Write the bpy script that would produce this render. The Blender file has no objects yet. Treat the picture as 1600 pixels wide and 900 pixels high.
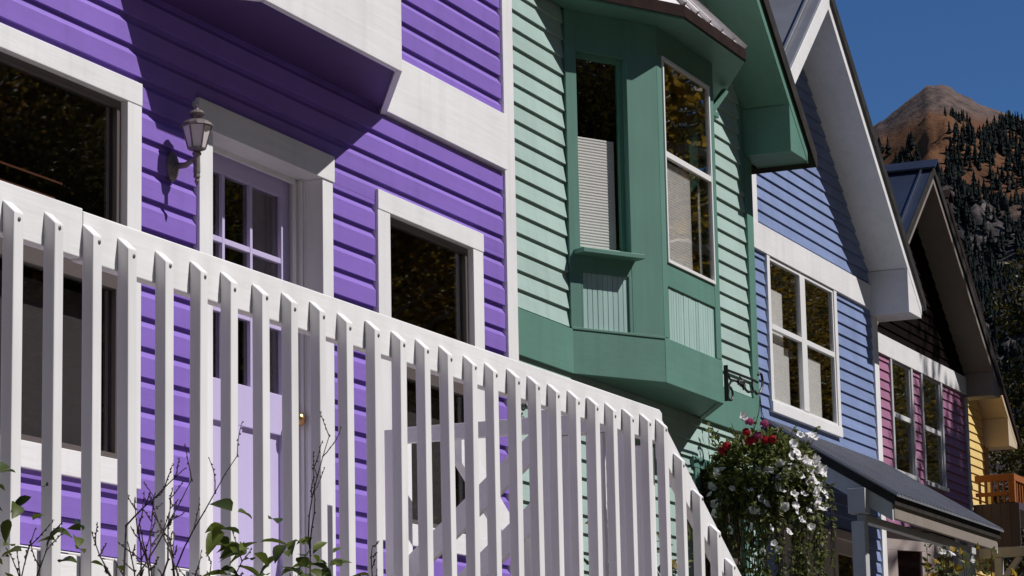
import bpy, bmesh, math, random
from mathutils import Vector, Matrix, noise
rnd = random.Random(7)
SC = bpy.context.scene
COL = SC.collection
R = math.radians

# ---------------------------------------------------------------- camera
cam_d = bpy.data.cameras.new("camera"); cam = bpy.data.objects.new("camera", cam_d); COL.objects.link(cam)
cam_d.sensor_width = 36; cam_d.lens = 101.25; cam_d.clip_start = 0.1; cam_d.clip_end = 40000
rt = Vector((0.40088291, -0.91592047, -0.01955991)); dn = Vector((0.16035317, 0.09117288, -0.98283995)); fw = Vector((0.90198656, 0.39086725, 0.18342039))
m = Matrix.Identity(4)
for i in range(3):
    m[i][0] = rt[i]; m[i][1] = -dn[i]; m[i][2] = -fw[i]
m.translation = Vector((0, -5.6, 1.6))
cam.matrix_world = m
SC.camera = cam

# ---------------------------------------------------------------- light
SUN = Vector((0.145, -0.394, 0.49)).normalized()
elev = math.asin(SUN.z); azim = math.atan2(SUN.x, SUN.y)
w = bpy.data.worlds.new("World"); SC.world = w; w.use_nodes = True
nt = w.node_tree; nt.nodes.clear()
sky = nt.nodes.new("ShaderNodeTexSky"); sky.sky_type = 'NISHITA'; sky.sun_disc = False
sky.sun_elevation = elev; sky.sun_rotation = azim
sky.altitude = 2600; sky.air_density = 1.0; sky.dust_density = 0.0; sky.ozone_density = 3.0
bg = nt.nodes.new("ShaderNodeBackground"); bg.inputs[1].default_value = 0.069
wo = nt.nodes.new("ShaderNodeOutputWorld")
hsv = nt.nodes.new("ShaderNodeHueSaturation"); hsv.inputs["Saturation"].default_value = 1.25; hsv.inputs["Hue"].default_value = 0.508
nt.links.new(sky.outputs[0], hsv.inputs["Color"]); nt.links.new(hsv.outputs[0], bg.inputs[0]); nt.links.new(bg.outputs[0], wo.inputs[0])
sd = bpy.data.lights.new("sun", 'SUN'); sd.energy = 4.7; sd.angle = R(0.53); sd.color = (1.0, 0.968, 0.935)
so = bpy.data.objects.new("sun", sd); COL.objects.link(so)
so.rotation_euler = SUN.to_track_quat('Z', 'Y').to_euler(); so.location = (5, -20, 40)
SC.view_settings.view_transform = 'Standard'; SC.view_settings.look = 'None'
SC.view_settings.exposure = 0.0; SC.view_settings.gamma = 1.0
try:
    SC.cycles.max_bounces = 10; SC.cycles.transparent_max_bounces = 16
except Exception: pass

# ---------------------------------------------------------------- materials
def newmat(name):
    mt = bpy.data.materials.new(name); mt.use_nodes = True
    n = mt.node_tree; n.nodes.clear()
    o = n.nodes.new("ShaderNodeOutputMaterial")
    return mt, n, o
def wood_paint(name, col, rough=0.55, vary=0.08, grain=0.25, scale=(3, 30, 30), dirt=0.12, bump=0.25, spec=0.35):
    """painted timber: slight board-to-board tone change, brush grain, faint wear"""
    mt, n, o = newmat(name); N = n.nodes.new; L = n.links.new
    p = N("ShaderNodeBsdfPrincipled"); L(p.outputs[0], o.inputs[0])
    p.inputs["Roughness"].default_value = rough; p.inputs["Specular IOR Level"].default_value = spec
    g = N("ShaderNodeNewGeometry"); mp = N("ShaderNodeMapping"); mp.inputs["Scale"].default_value = scale
    L(g.outputs["Position"], mp.inputs["Vector"])
    n1 = N("ShaderNodeTexNoise"); n1.inputs["Scale"].default_value = 1.0; n1.inputs["Detail"].default_value = 5; n1.inputs["Roughness"].default_value = 0.65
    L(mp.outputs[0], n1.inputs["Vector"])
    n2 = N("ShaderNodeTexNoise"); n2.inputs["Scale"].default_value = 2.3; n2.inputs["Detail"].default_value = 4
    L(g.outputs["Position"], n2.inputs["Vector"])
    oi = N("ShaderNodeObjectInfo")
    r1 = N("ShaderNodeMapRange"); r1.inputs["From Min"].default_value = 0.3; r1.inputs["From Max"].default_value = 0.7
    r1.inputs["To Min"].default_value = 1 - grain * 0.4; r1.inputs["To Max"].default_value = 1 + grain * 0.25; L(n1.outputs[0], r1.inputs["Value"])
    r2 = N("ShaderNodeMapRange"); r2.inputs["From Min"].default_value = 0.35; r2.inputs["From Max"].default_value = 0.7
    r2.inputs["To Min"].default_value = 1.0; r2.inputs["To Max"].default_value = 1 - dirt; L(n2.outputs[0], r2.inputs["Value"])
    r3 = N("ShaderNodeMapRange"); r3.inputs["To Min"].default_value = 1 - vary; r3.inputs["To Max"].default_value = 1 + vary * 0.6; L(oi.outputs["Random"], r3.inputs["Value"])
    ms = N("ShaderNodeMapping"); ms.inputs["Scale"].default_value = (11, 11, 0.7); L(g.outputs["Position"], ms.inputs["Vector"])
    n3 = N("ShaderNodeTexNoise"); n3.inputs["Scale"].default_value = 1.0; n3.inputs["Detail"].default_value = 5; L(ms.outputs[0], n3.inputs["Vector"])
    r4 = N("ShaderNodeMapRange"); r4.inputs["From Min"].default_value = 0.5; r4.inputs["From Max"].default_value = 0.75
    r4.inputs["To Min"].default_value = 1.0; r4.inputs["To Max"].default_value = 1 - dirt*0.9; L(n3.outputs[0], r4.inputs["Value"])
    m0 = N("ShaderNodeMath"); m0.operation = 'MULTIPLY'; L(r2.outputs[0], m0.inputs[0]); L(r4.outputs[0], m0.inputs[1]); r2 = m0
    m1 = N("ShaderNodeMath"); m1.operation = 'MULTIPLY'; L(r1.outputs[0], m1.inputs[0]); L(r2.outputs[0], m1.inputs[1])
    m2 = N("ShaderNodeMath"); m2.operation = 'MULTIPLY'; L(m1.outputs[0], m2.inputs[0]); L(r3.outputs[0], m2.inputs[1])
    mx = N("ShaderNodeVectorMath"); mx.operation = 'SCALE'; mx.inputs[0].default_value = col; L(m2.outputs[0], mx.inputs["Scale"])
    L(mx.outputs[0], p.inputs["Base Color"])
    b = N("ShaderNodeBump"); b.inputs["Strength"].default_value = bump; b.inputs["Distance"].default_value = 0.003
    L(n1.outputs[0], b.inputs["Height"]); L(b.outputs[0], p.inputs["Normal"])
    return mt
def plain(name, col, rough=0.5, metal=0.0, spec=0.5, noise_scale=None, nv=0.3):
    mt, n, o = newmat(name); N = n.nodes.new; L = n.links.new
    p = N("ShaderNodeBsdfPrincipled"); L(p.outputs[0], o.inputs[0])
    p.inputs["Roughness"].default_value = rough; p.inputs["Metallic"].default_value = metal; p.inputs["Specular IOR Level"].default_value = spec
    p.inputs["Base Color"].default_value = (*col, 1)
    if noise_scale:
        g = N("ShaderNodeNewGeometry"); n1 = N("ShaderNodeTexNoise"); n1.inputs["Scale"].default_value = noise_scale; n1.inputs["Detail"].default_value = 6
        L(g.outputs["Position"], n1.inputs["Vector"])
        r = N("ShaderNodeMapRange"); r.inputs["From Min"].default_value = 0.3; r.inputs["From Max"].default_value = 0.7
        r.inputs["To Min"].default_value = 1 - nv; r.inputs["To Max"].default_value = 1 + nv; L(n1.outputs[0], r.inputs["Value"])
        mx = N("ShaderNodeVectorMath"); mx.operation = 'SCALE'; mx.inputs[0].default_value = col; L(r.outputs[0], mx.inputs["Scale"])
        L(mx.outputs[0], p.inputs["Base Color"])
        b = N("ShaderNodeBump"); b.inputs["Strength"].default_value = 0.2; b.inputs["Distance"].default_value = 0.004
        L(n1.outputs[0], b.inputs["Height"]); L(b.outputs[0], p.inputs["Normal"])
    return mt
def glass(name, tint=(0.95, 0.955, 0.95), boost=0.9, wav=0.004, rough=0.012):
    mt, n, o = newmat(name); N = n.nodes.new; L = n.links.new
    t = N("ShaderNodeBsdfTransparent"); t.inputs[0].default_value = (*tint, 1)
    gl = N("ShaderNodeBsdfGlossy"); gl.inputs["Roughness"].default_value = rough
    gl.inputs[0].default_value = (0.95, 0.95, 0.95, 1)
    fr = N("ShaderNodeFresnel"); gf = N("ShaderNodeNewGeometry")     # same air-to-glass reflectance on the front and the back face of the pane
    ior = N("ShaderNodeMapRange"); ior.inputs["To Min"].default_value = 1.5; ior.inputs["To Max"].default_value = 1/1.5
    L(gf.outputs["Backfacing"], ior.inputs["Value"]); L(ior.outputs[0], fr.inputs[0])
    mm = N("ShaderNodeMath"); mm.operation = 'MULTIPLY'; mm.inputs[1].default_value = boost; mm.use_clamp = True
    L(fr.outputs[0], mm.inputs[0])
    g = N("ShaderNodeNewGeometry"); nz = N("ShaderNodeTexNoise"); nz.inputs["Scale"].default_value = 2.2; nz.inputs["Detail"].default_value = 2
    L(g.outputs["Position"], nz.inputs["Vector"])
    b = N("ShaderNodeBump"); b.inputs["Strength"].default_value = wav; b.inputs["Distance"].default_value = 0.05
    L(nz.outputs[0], b.inputs["Height"]); L(b.outputs[0], gl.inputs["Normal"])
    mx = N("ShaderNodeMixShader"); L(mm.outputs[0], mx.inputs[0]); L(t.outputs[0], mx.inputs[1]); L(gl.outputs[0], mx.inputs[2])
    L(mx.outputs[0], o.inputs[0])
    return mt
def leafmat(name, col, col2, trans=0.45, rough=0.5):
    mt, n, o = newmat(name); N = n.nodes.new; L = n.links.new
    g = N("ShaderNodeNewGeometry"); oi = N("ShaderNodeObjectInfo")
    nz = N("ShaderNodeTexNoise"); nz.inputs["Scale"].default_value = 7.0; nz.inputs["Detail"].default_value = 2
    L(g.outputs["Position"], nz.inputs["Vector"])
    ad = N("ShaderNodeMath"); ad.operation = 'ADD'; L(nz.outputs[0], ad.inputs[0])
    rs = N("ShaderNodeMath"); rs.operation = 'ADD'; L(g.outputs["Random Per Island"], rs.inputs[0]); L(oi.outputs["Random"], rs.inputs[1])
    rf = N("ShaderNodeMath"); rf.operation = 'FRACT'; L(rs.outputs[0], rf.inputs[0])
    ri = N("ShaderNodeMath"); ri.operation = 'MULTIPLY'; ri.inputs[1].default_value = 0.7; L(rf.outputs[0], ri.inputs[0]); L(ri.outputs[0], ad.inputs[1])
    rm = N("ShaderNodeMapRange"); rm.inputs["From Min"].default_value = 0.4; rm.inputs["From Max"].default_value = 1.2; L(ad.outputs[0], rm.inputs["Value"])
    mc = N("ShaderNodeMix"); mc.data_type = 'RGBA'; mc.inputs["A"].default_value = (*col, 1); mc.inputs["B"].default_value = (*col2, 1); L(rm.outputs[0], mc.inputs["Factor"])
    p = N("ShaderNodeBsdfPrincipled"); p.inputs["Roughness"].default_value = rough; p.inputs["Specular IOR Level"].default_value = 0.3
    t = N("ShaderNodeBsdfTranslucent"); L(mc.outputs["Result"], p.inputs["Base Color"]); L(mc.outputs["Result"], t.inputs[0])
    mx = N("ShaderNodeMixShader"); mx.inputs[0].default_value = trans; L(p.outputs[0], mx.inputs[1]); L(t.outputs[0], mx.inputs[2]); L(mx.outputs[0], o.inputs[0])
    return mt

HB = (2.2, 26, 40)     # grain along x boards
VB = (28, 28, 2.2)     # grain along vertical boards
M = dict(
    white=wood_paint("white_paint", (0.80, 0.785, 0.79), vary=0.03, grain=0.12, dirt=0.09, bump=0.4, scale=HB),
    white_v=wood_paint("white_paint_upright", (0.80, 0.785, 0.79), vary=0.04, grain=0.12, dirt=0.10, bump=0.4, scale=VB),
    purple=wood_paint("purple_paint", (0.245, 0.145, 0.530), vary=0.05, grain=0.16, dirt=0.10, scale=HB),
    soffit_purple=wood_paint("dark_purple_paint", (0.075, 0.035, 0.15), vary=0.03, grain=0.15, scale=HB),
    lilac=wood_paint("lilac_door_paint", (0.53, 0.46, 0.70), vary=0.0, grain=0.05, dirt=0.03, scale=VB),
    mint=wood_paint("mint_paint", (0.385, 0.515, 0.475), vary=0.07, grain=0.12, dirt=0.10, scale=HB),
    green=wood_paint("green_paint", (0.115, 0.245, 0.198), vary=0.03, grain=0.14, dirt=0.10, scale=HB),
    green_v=wood_paint("green_paint_upright", (0.115, 0.245, 0.198), vary=0.03, grain=0.14, dirt=0.10, scale=VB),
    bead=wood_paint("pale_green_beadboard", (0.38, 0.535, 0.50), vary=0.05, grain=0.12, scale=VB),
    blue=wood_paint("blue_paint", (0.220, 0.285, 0.495), vary=0.08, grain=0.28, dirt=0.14, scale=HB),
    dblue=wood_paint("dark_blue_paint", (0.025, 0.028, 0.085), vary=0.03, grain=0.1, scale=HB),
    pink=wood_paint("plum_paint", (0.39, 0.165, 0.28), vary=0.07, grain=0.16, scale=HB),
    yellow=wood_paint("yellow_paint", (0.80, 0.58, 0.22), vary=0.05, grain=0.12, scale=HB),
    ochre=wood_paint("ochre_paint", (0.40, 0.25, 0.05), vary=0.03, grain=0.1, scale=VB),
    cream=wood_paint("cream_paint", (0.62, 0.50, 0.36), vary=0.03, grain=0.1, scale=HB),
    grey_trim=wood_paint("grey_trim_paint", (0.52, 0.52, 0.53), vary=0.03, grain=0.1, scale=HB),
    taupe=wood_paint("taupe_paint", (0.27, 0.23, 0.20), vary=0.03, grain=0.1, scale=HB),
    beige=wood_paint("beige_and_shaded_white", (0.52, 0.43, 0.40), vary=0.03, grain=0.1, scale=VB),
    deck=wood_paint("grey_deck_stain", (0.38, 0.34, 0.325), vary=0.1, grain=0.3, scale=HB),
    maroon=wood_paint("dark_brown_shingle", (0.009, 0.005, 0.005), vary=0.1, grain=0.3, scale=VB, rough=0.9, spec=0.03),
    cedar=wood_paint("orange_cedar_stain", (0.36, 0.12, 0.032), vary=0.12, grain=0.3, scale=VB),
    slate_wood=wood_paint("dark_plum_boards", (0.085, 0.065, 0.085), vary=0.08, grain=0.2, scale=VB),
    bronze=plain("bronze_window_frame", (0.10, 0.082, 0.078), 0.45, 0.0),
    dframe=plain("dark_window_frame", (0.03, 0.027, 0.028), 0.45),
    vinyl=plain("white_window_frame", (0.78, 0.77, 0.77), 0.35),
    greenframe=plain("green_window_frame", (0.10, 0.25, 0.18), 0.4),
    metal_roof=plain("grey_metal_roof", (0.205, 0.21, 0.24), 0.42, 0.12, noise_scale=3, nv=0.12),
    pale_roof=plain("pale_metal_roof", (0.70, 0.66, 0.665), 0.45, 0.0, noise_scale=4, nv=0.1),
    blue_roof=plain("blue_metal_roof", (0.030, 0.042, 0.080), 0.45, 0.2, noise_scale=3, nv=0.15),
    drip=plain("rusty_drip_edge", (0.026, 0.015, 0.013), 0.8, spec=0.08, noise_scale=12),
    edge_dark=plain("dark_roof_edge", (0.034, 0.031, 0.029), 0.7, spec=0.12, noise_scale=8),
    iron=plain("black_wrought_iron", (0.012, 0.012, 0.014), 0.45),
    lampmetal=plain("weathered_lamp_metal", (0.17, 0.145, 0.14), 0.5, 0.3, noise_scale=60),
    frosted=plain("frosted_lamp_glass", (0.62, 0.56, 0.57), 0.35),
    brass=plain("brass", (0.80, 0.47, 0.20), 0.25, 1.0),
    steel=plain("screw_steel", (0.16, 0.15, 0.15), 0.5, 0.5),
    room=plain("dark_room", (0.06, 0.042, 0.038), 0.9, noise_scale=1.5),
    blind=wood_paint("window_blind", (0.78, 0.75, 0.73), vary=0.02, grain=0.15, scale=(1, 1, 60), dirt=0.05),
    grey_panel=wood_paint("grey_sash_panel", (0.15, 0.145, 0.15), vary=0.02, grain=0.2, scale=(1, 1, 50), dirt=0.1),
    slat=plain("blind_slat", (0.22, 0.09, 0.05), 0.5),
    glass=glass("window_glass"),
    glass_dark=glass("dark_window_glass", (0.80, 0.78, 0.78), 1.5, 0.006, 0.013),
    glass_old=glass("wavy_window_glass", (0.95, 0.95, 0.94), 1.7, 0.018),
    bark=plain("twig_bark", (0.045, 0.030, 0.027), 0.8, noise_scale=30),
    trunk=plain("aspen_bark", (0.42, 0.40, 0.34), 0.8, noise_scale=6),
    dtrunk=plain("dark_bark", (0.06, 0.045, 0.035), 0.9, noise_scale=6),
    shrubleaf=leafmat("shrub_leaf", (0.020, 0.042, 0.012), (0.11, 0.14, 0.022), 0.35),
    basketleaf=leafmat("basket_leaf", (0.032, 0.058, 0.018), (0.19, 0.205, 0.055), 0.4),
    goldleaf=leafmat("golden_aspen_leaf", (0.09, 0.08, 0.015), (0.42, 0.26, 0.03), 0.5),
    greenleaf=leafmat("green_tree_leaf", (0.035, 0.05, 0.012), (0.16, 0.13, 0.02), 0.4),
    darkleaf=leafmat("dark_tree_leaf", (0.012, 0.018, 0.007), (0.11, 0.085, 0.012), 0.3),
    needle=plain("conifer_needle", (0.011, 0.015, 0.013), 0.9, spec=0.1, noise_scale=0.02, nv=0.4),
    wpetal=leafmat("white_petal", (0.80, 0.78, 0.80), (0.86, 0.84, 0.84), 0.25),
    rpetal=leafmat("red_petal", (0.45, 0.010, 0.020), (0.60, 0.02, 0.05), 0.3),
    ppetal=leafmat("pink_petal", (0.55, 0.08, 0.25), (0.66, 0.16, 0.36), 0.3),
    vpetal=leafmat("violet_petal", (0.07, 0.02, 0.20), (0.13, 0.03, 0.30), 0.3),
    yheart=plain("flower_heart", (0.32, 0.26, 0.12), 0.7),
    moss=plain("moss_basket", (0.055, 0.042, 0.022), 0.95, noise_scale=40),
    grass=plain("dry_lawn", (0.10, 0.086, 0.055), 0.95, noise_scale=2, nv=0.4),
    asphalt=plain("asphalt", (0.055, 0.054, 0.053), 0.9, noise_scale=5, nv=0.2),
    concrete=plain("concrete", (0.17, 0.16, 0.155), 0.9, noise_scale=4, nv=0.15),
)

# ---------------------------------------------------------------- mesh helpers
class MB:
    def __init__(s): s.v = []; s.f = []
    def box(s, x0, x1, y0, y1, z0, z1):
        b = len(s.v)
        s.v += [(x0,y0,z0),(x1,y0,z0),(x1,y1,z0),(x0,y1,z0),(x0,y0,z1),(x1,y0,z1),(x1,y1,z1),(x0,y1,z1)]
        s.f += [tuple(b+i for i in q) for q in ((3,2,1,0),(4,5,6,7),(0,1,5,4),(1,2,6,5),(2,3,7,6),(3,0,4,7))]
        return s
    def prism(s, poly, axis, a, b):
        """poly: 2-d outline in the two other axes (in xyz order), run from a to b along axis"""
        n = len(poly); k = len(s.v)
        def P(p, t): return {'x': (t, p[0], p[1]), 'y': (p[0], t, p[1]), 'z': (p[0], p[1], t)}[axis]
        s.v += [P(p, a) for p in poly] + [P(p, b) for p in poly]
        s.f.append(tuple(range(k, k+n))); s.f.append(tuple(range(k+2*n-1, k+n-1, -1)))
        for i in range(n):
            j = (i+1) % n; s.f.append((k+i, k+n+i, k+n+j, k+j))
        return s
    def bar(s, p, q, w, d, up=(0, 0, 1)):
        p = Vector(p); q = Vector(q); t = (q-p).normalized(); u = Vector(up)
        a = t.cross(u)
        if a.length < 1e-4: a = t.cross(Vector((1, 0, 0)))
        a.normalize(); c = a.cross(t)
        k = len(s.v)
        for e in (p, q):
            for (i, j) in ((-1,-1),(1,-1),(1,1),(-1,1)): s.v.append(tuple(e + a*(i*w/2) + c*(j*d/2)))
        s.f += [tuple(k+i for i in q4) for q4 in ((3,2,1,0),(4,5,6,7),(0,1,5,4),(1,2,6,5),(2,3,7,6),(3,0,4,7))]
        return s
    def tube(s, pts, rad, n=6, closed=False):
        pts = [Vector(p) for p in pts]; k = len(s.v); m_ = len(pts)
        if not isinstance(rad, (list, tuple)): rad = [rad]*m_
        prev = None
        for i, p in enumerate(pts):
            t = (pts[min(i+1, m_-1)] - pts[max(i-1, 0)])
            if t.length < 1e-9: t = Vector((0,0,1))
            t.normalize()
            a = prev - t*prev.dot(t) if prev is not None else t.orthogonal()
            if a.length < 1e-6: a = t.orthogonal()
            a.normalize(); prev = a; b = t.cross(a)
            for j in range(n):
                an = 2*math.pi*j/n; s.v.append(tuple(p + (a*math.cos(an) + b*math.sin(an))*rad[i]))
        for i in range(m_-1):
            for j in range(n):
                s.f.append((k+i*n+j, k+i*n+(j+1)%n, k+(i+1)*n+(j+1)%n, k+(i+1)*n+j))
        s.f.append(tuple(k+j for j in range(n-1, -1, -1))); s.f.append(tuple(k+(m_-1)*n+j for j in range(n)))
        return s
    def lathe(s, prof, c, n=16, flat=1.0):
        k = len(s.v)
        for (r_, z) in prof:
            for j in range(n):
                an = 2*math.pi*j/n; s.v.append((c[0]+r_*math.cos(an), c[1]+r_*math.sin(an)*flat, c[2]+z))
        for i in range(len(prof)-1):
            for j in range(n): s.f.append((k+i*n+j, k+i*n+(j+1)%n, k+(i+1)*n+(j+1)%n, k+(i+1)*n+j))
        s.f.append(tuple(k+j for j in range(n-1, -1, -1))); s.f.append(tuple(k+(len(prof)-1)*n+j for j in range(n)))
        return s
    def mesh(s, name, fix=True):
        me = bpy.data.meshes.new(name); me.from_pydata(s.v, [], s.f); me.validate()
        if fix:
            bm = bmesh.new(); bm.from_mesh(me); bmesh.ops.recalc_face_normals(bm, faces=bm.faces); bm.to_mesh(me); bm.free()
        me.update(); return me
    def build(s, name, mat, parent=None, bevel=0.0, smooth=False, fix=True):
        me = s.mesh(name, fix); return put(name, me, mat, parent, bevel, smooth)
def put(name, me, mat, parent=None, bevel=0.0, smooth=False):
    if mat is not None and not me.materials: me.materials.append(mat)
    o = bpy.data.objects.new(name, me); COL.objects.link(o)
    if parent is not None: o.parent = parent
    if smooth:
        for p in me.polygons: p.use_smooth = True
    if bevel:
        b = o.modifiers.new("bevel", 'BEVEL'); b.width = bevel; b.segments = 2; b.limit_method = 'ANGLE'; b.angle_limit = R(40)
    return o
def box(name, mat, parent, x0, x1, y0, y1, z0, z1, bevel=0.003): return MB().box(x0,x1,y0,y1,z0,z1).build(name, mat, parent, bevel)
def empty(name, loc=(0,0,0), rz=0, parent=None):
    o = bpy.data.objects.new(name, None); COL.objects.link(o); o.location = loc; o.rotation_euler = (0,0,rz); o.empty_display_size = 0.2
    if parent is not None: o.parent = parent
    return o
def tag(o, label=None, cat=None, group=None, kind=None):
    if label: o['label'] = label
    if cat: o['category'] = cat
    if group: o['group'] = group
    if kind: o['kind'] = kind
    return o

# ---------------------------------------------------------------- siding
_bcache = {}
PROFILES = {
    # (outward distance, height fraction) from bottom back corner up the face
    'cove': [(-0.02, 0.0), (0.0205, 0.0), (0.0215, 0.64), (0.0185, 0.68), (0.0065, 0.83), (0.0045, 1.0), (-0.02, 1.0)],
    'bevel': [(-0.02, 0.0), (0.021, 0.0), (0.003, 1.0), (-0.02, 1.0)],
}
def clip_profile(prof, a, b):
    out = []
    n = len(prof)
    pts = prof
    def cl(pts, keep, z):
        res = []
        for i in range(len(pts)):
            p, q = pts[i], pts[(i+1) % len(pts)]
            ip, iq = keep(p[1]), keep(q[1])
            if ip: res.append(p)
            if ip != iq:
                t = (z-p[1])/(q[1]-p[1]); res.append((p[0]+(q[0]-p[0])*t, z))
        return res
    if a > 0: pts = cl(pts, lambda z: z >= a-1e-9, a)
    if b < 1: pts = cl(pts, lambda z: z <= b+1e-9, b)
    return pts
def board(parent, mat, prof, x0, x1, y, z, h, a=0.0, b=1.0, mind=0.05):
    if x1 - x0 < mind: return
    key = (prof, round(x1-x0, 3), round(h, 4), round(a, 3), round(b, 3), mat.name)
    me = _bcache.get(key)
    if me is None:
        pts = clip_profile(PROFILES[prof], a, b)
        mb = MB().prism([(-d, zz*h) for d, zz in pts], 'x', 0.0, round(x1-x0, 3))
        me = mb.mesh("clapboard"); me.materials.append(mat); _bcache[key] = me
    o = bpy.data.objects.new("clapboard", me); COL.objects.link(o); o.parent = parent
    o.location = (x0, y + rnd.uniform(-0.0008, 0.0008), z + rnd.uniform(-0.0012, 0.0012)); o.rotation_euler = (0, rnd.uniform(-0.0004, 0.0004), 0)
    return o
def siding(parent, mat, prof, z0, z1, h, y, xr, holes=(), lo=None):
    """xr(z) -> (x0, x1) of the wall at height z; holes = (x0, x1, z0, z1) openings"""
    k = 0
    z = z0
    while z < z1 - 1e-6:
        X0, X1 = xr(z); t1 = min(1.0, (z1-z)/h)
        cuts = sorted(set([0.0, t1] + [min(t1, max(0.0, (q-z)/h)) for hl in holes for q in (hl[2], hl[3])]))
        for a, b in zip(cuts[:-1], cuts[1:]):
            if b-a < 0.02: continue
            mid = z + (a+b)/2*h
            segs = [(X0, X1)]
            for hl in holes:
                if hl[2] < mid < hl[3]:
                    ns = []
                    for s0, s1 in segs:
                        if hl[1] <= s0 or hl[0] >= s1: ns.append((s0, s1)); continue
                        if hl[0] > s0: ns.append((s0, hl[0]))
                        if hl[1] < s1: ns.append((hl[1], s1))
                    segs = ns
            for s0, s1 in segs:
                if s1-s0 > 2.4 and rnd.random() < 0.45:      # butt joint
                    sx = rnd.uniform(s0+0.5, s1-0.5); board(parent, mat, prof, s0, sx-0.001, y, z, h, a, b); board(parent, mat, prof, sx+0.001, s1, y, z, h, a, b)
                else: board(parent, mat, prof, s0, s1, y, z, h, a, b)
        z += h
# ---------------------------------------------------------------- windows
def ring(x0, x1, y0, y1, z0, z1, w):
    mb = MB()
    mb.box(x0, x1, y0, y1, z0, z0+w); mb.box(x0, x1, y0, y1, z1-w, z1)
    mb.box(x0, x0+w, y0+0.0005, y1-0.0005, z0+w, z1-w); mb.box(x1-w, x1, y0+0.0005, y1-0.0005, z0+w, z1-w)
    return mb
def window(parent, x0, x1, z0, z1, yf, trim=(0,0,0,0), tmat=None, fmat=None, recess=0.035, fw=0.025, rails=(), posts=(), pane=None, depth=0.05, head_over=(0,0), sill_out=0.0, label=None):
    """a window in a wall facing -y; trim = widths left, right, top, bottom of the face boards"""
    y1 = yf + recess
    wd = ring(x0, x1, y1, y1+0.04, z0, z1, fw).build("window", fmat, parent, 0.002)
    if label: wd['label'] = label
    l, r, t, b = trim
    tz1 = z1
    if t: box("trim_board", tmat, wd, x0-l-head_over[0], x1+r+head_over[1], yf-0.003, yf+depth, z1, z1+t)
    if b: box("trim_board", tmat, wd, x0-l, x1+r, yf-sill_out, yf+depth, z0-b, z0)
    if l: box("trim_board", M['white_v'] if tmat is M['white'] else tmat, wd, x0-l, x0, yf, yf+depth, z0, z1)
    if r: box("trim_board", M['white_v'] if tmat is M['white'] else tmat, wd, x1, x1+r, yf, yf+depth, z0, z1)
    zs = [z0+fw] + [q for rl in rails for q in rl[:2]] + [z1-fw]
    xs = [x0+fw] + [q for ps in posts for q in ps[:2]] + [x1-fw]
    for rl in rails: box("meeting_rail", rl[2] if len(rl) > 2 else fmat, wd, x0+fw, x1-fw, y1-0.004, y1+0.036, rl[0], rl[1])
    for ps in posts: box("mullion", ps[2] if len(ps) > 2 else fmat, wd, ps[0], ps[1], y1-0.006, y1+0.038, z0+fw, z1-fw)
    for i in range(0, len(zs), 2):
        for j in range(0, len(xs), 2):
            MB().box(xs[j]-0.004, xs[j+1]+0.004, y1+0.018, y1+0.022, zs[i]-0.004, zs[i+1]+0.004).build("pane", pane or M['glass'], wd)
    return wd
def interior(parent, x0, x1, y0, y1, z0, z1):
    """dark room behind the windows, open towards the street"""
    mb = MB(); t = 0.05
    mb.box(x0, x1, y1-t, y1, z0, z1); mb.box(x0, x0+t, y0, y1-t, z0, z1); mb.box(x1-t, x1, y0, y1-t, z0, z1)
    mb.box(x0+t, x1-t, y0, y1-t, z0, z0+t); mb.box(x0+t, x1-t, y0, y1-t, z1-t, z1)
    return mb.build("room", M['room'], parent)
def house_shell(parent, mat, x0, x1, y0, y1, z0, z1):
    mb = MB(); t = 0.14
    mb.box(x0, x0+t, y0, y1, z0, z1); mb.box(x1-t, x1, y0, y1, z0, z1); mb.box(x0+t, x1-t, y1-t, y1, z0, z1)
    return mb.build("side_wall", mat, parent)
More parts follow.
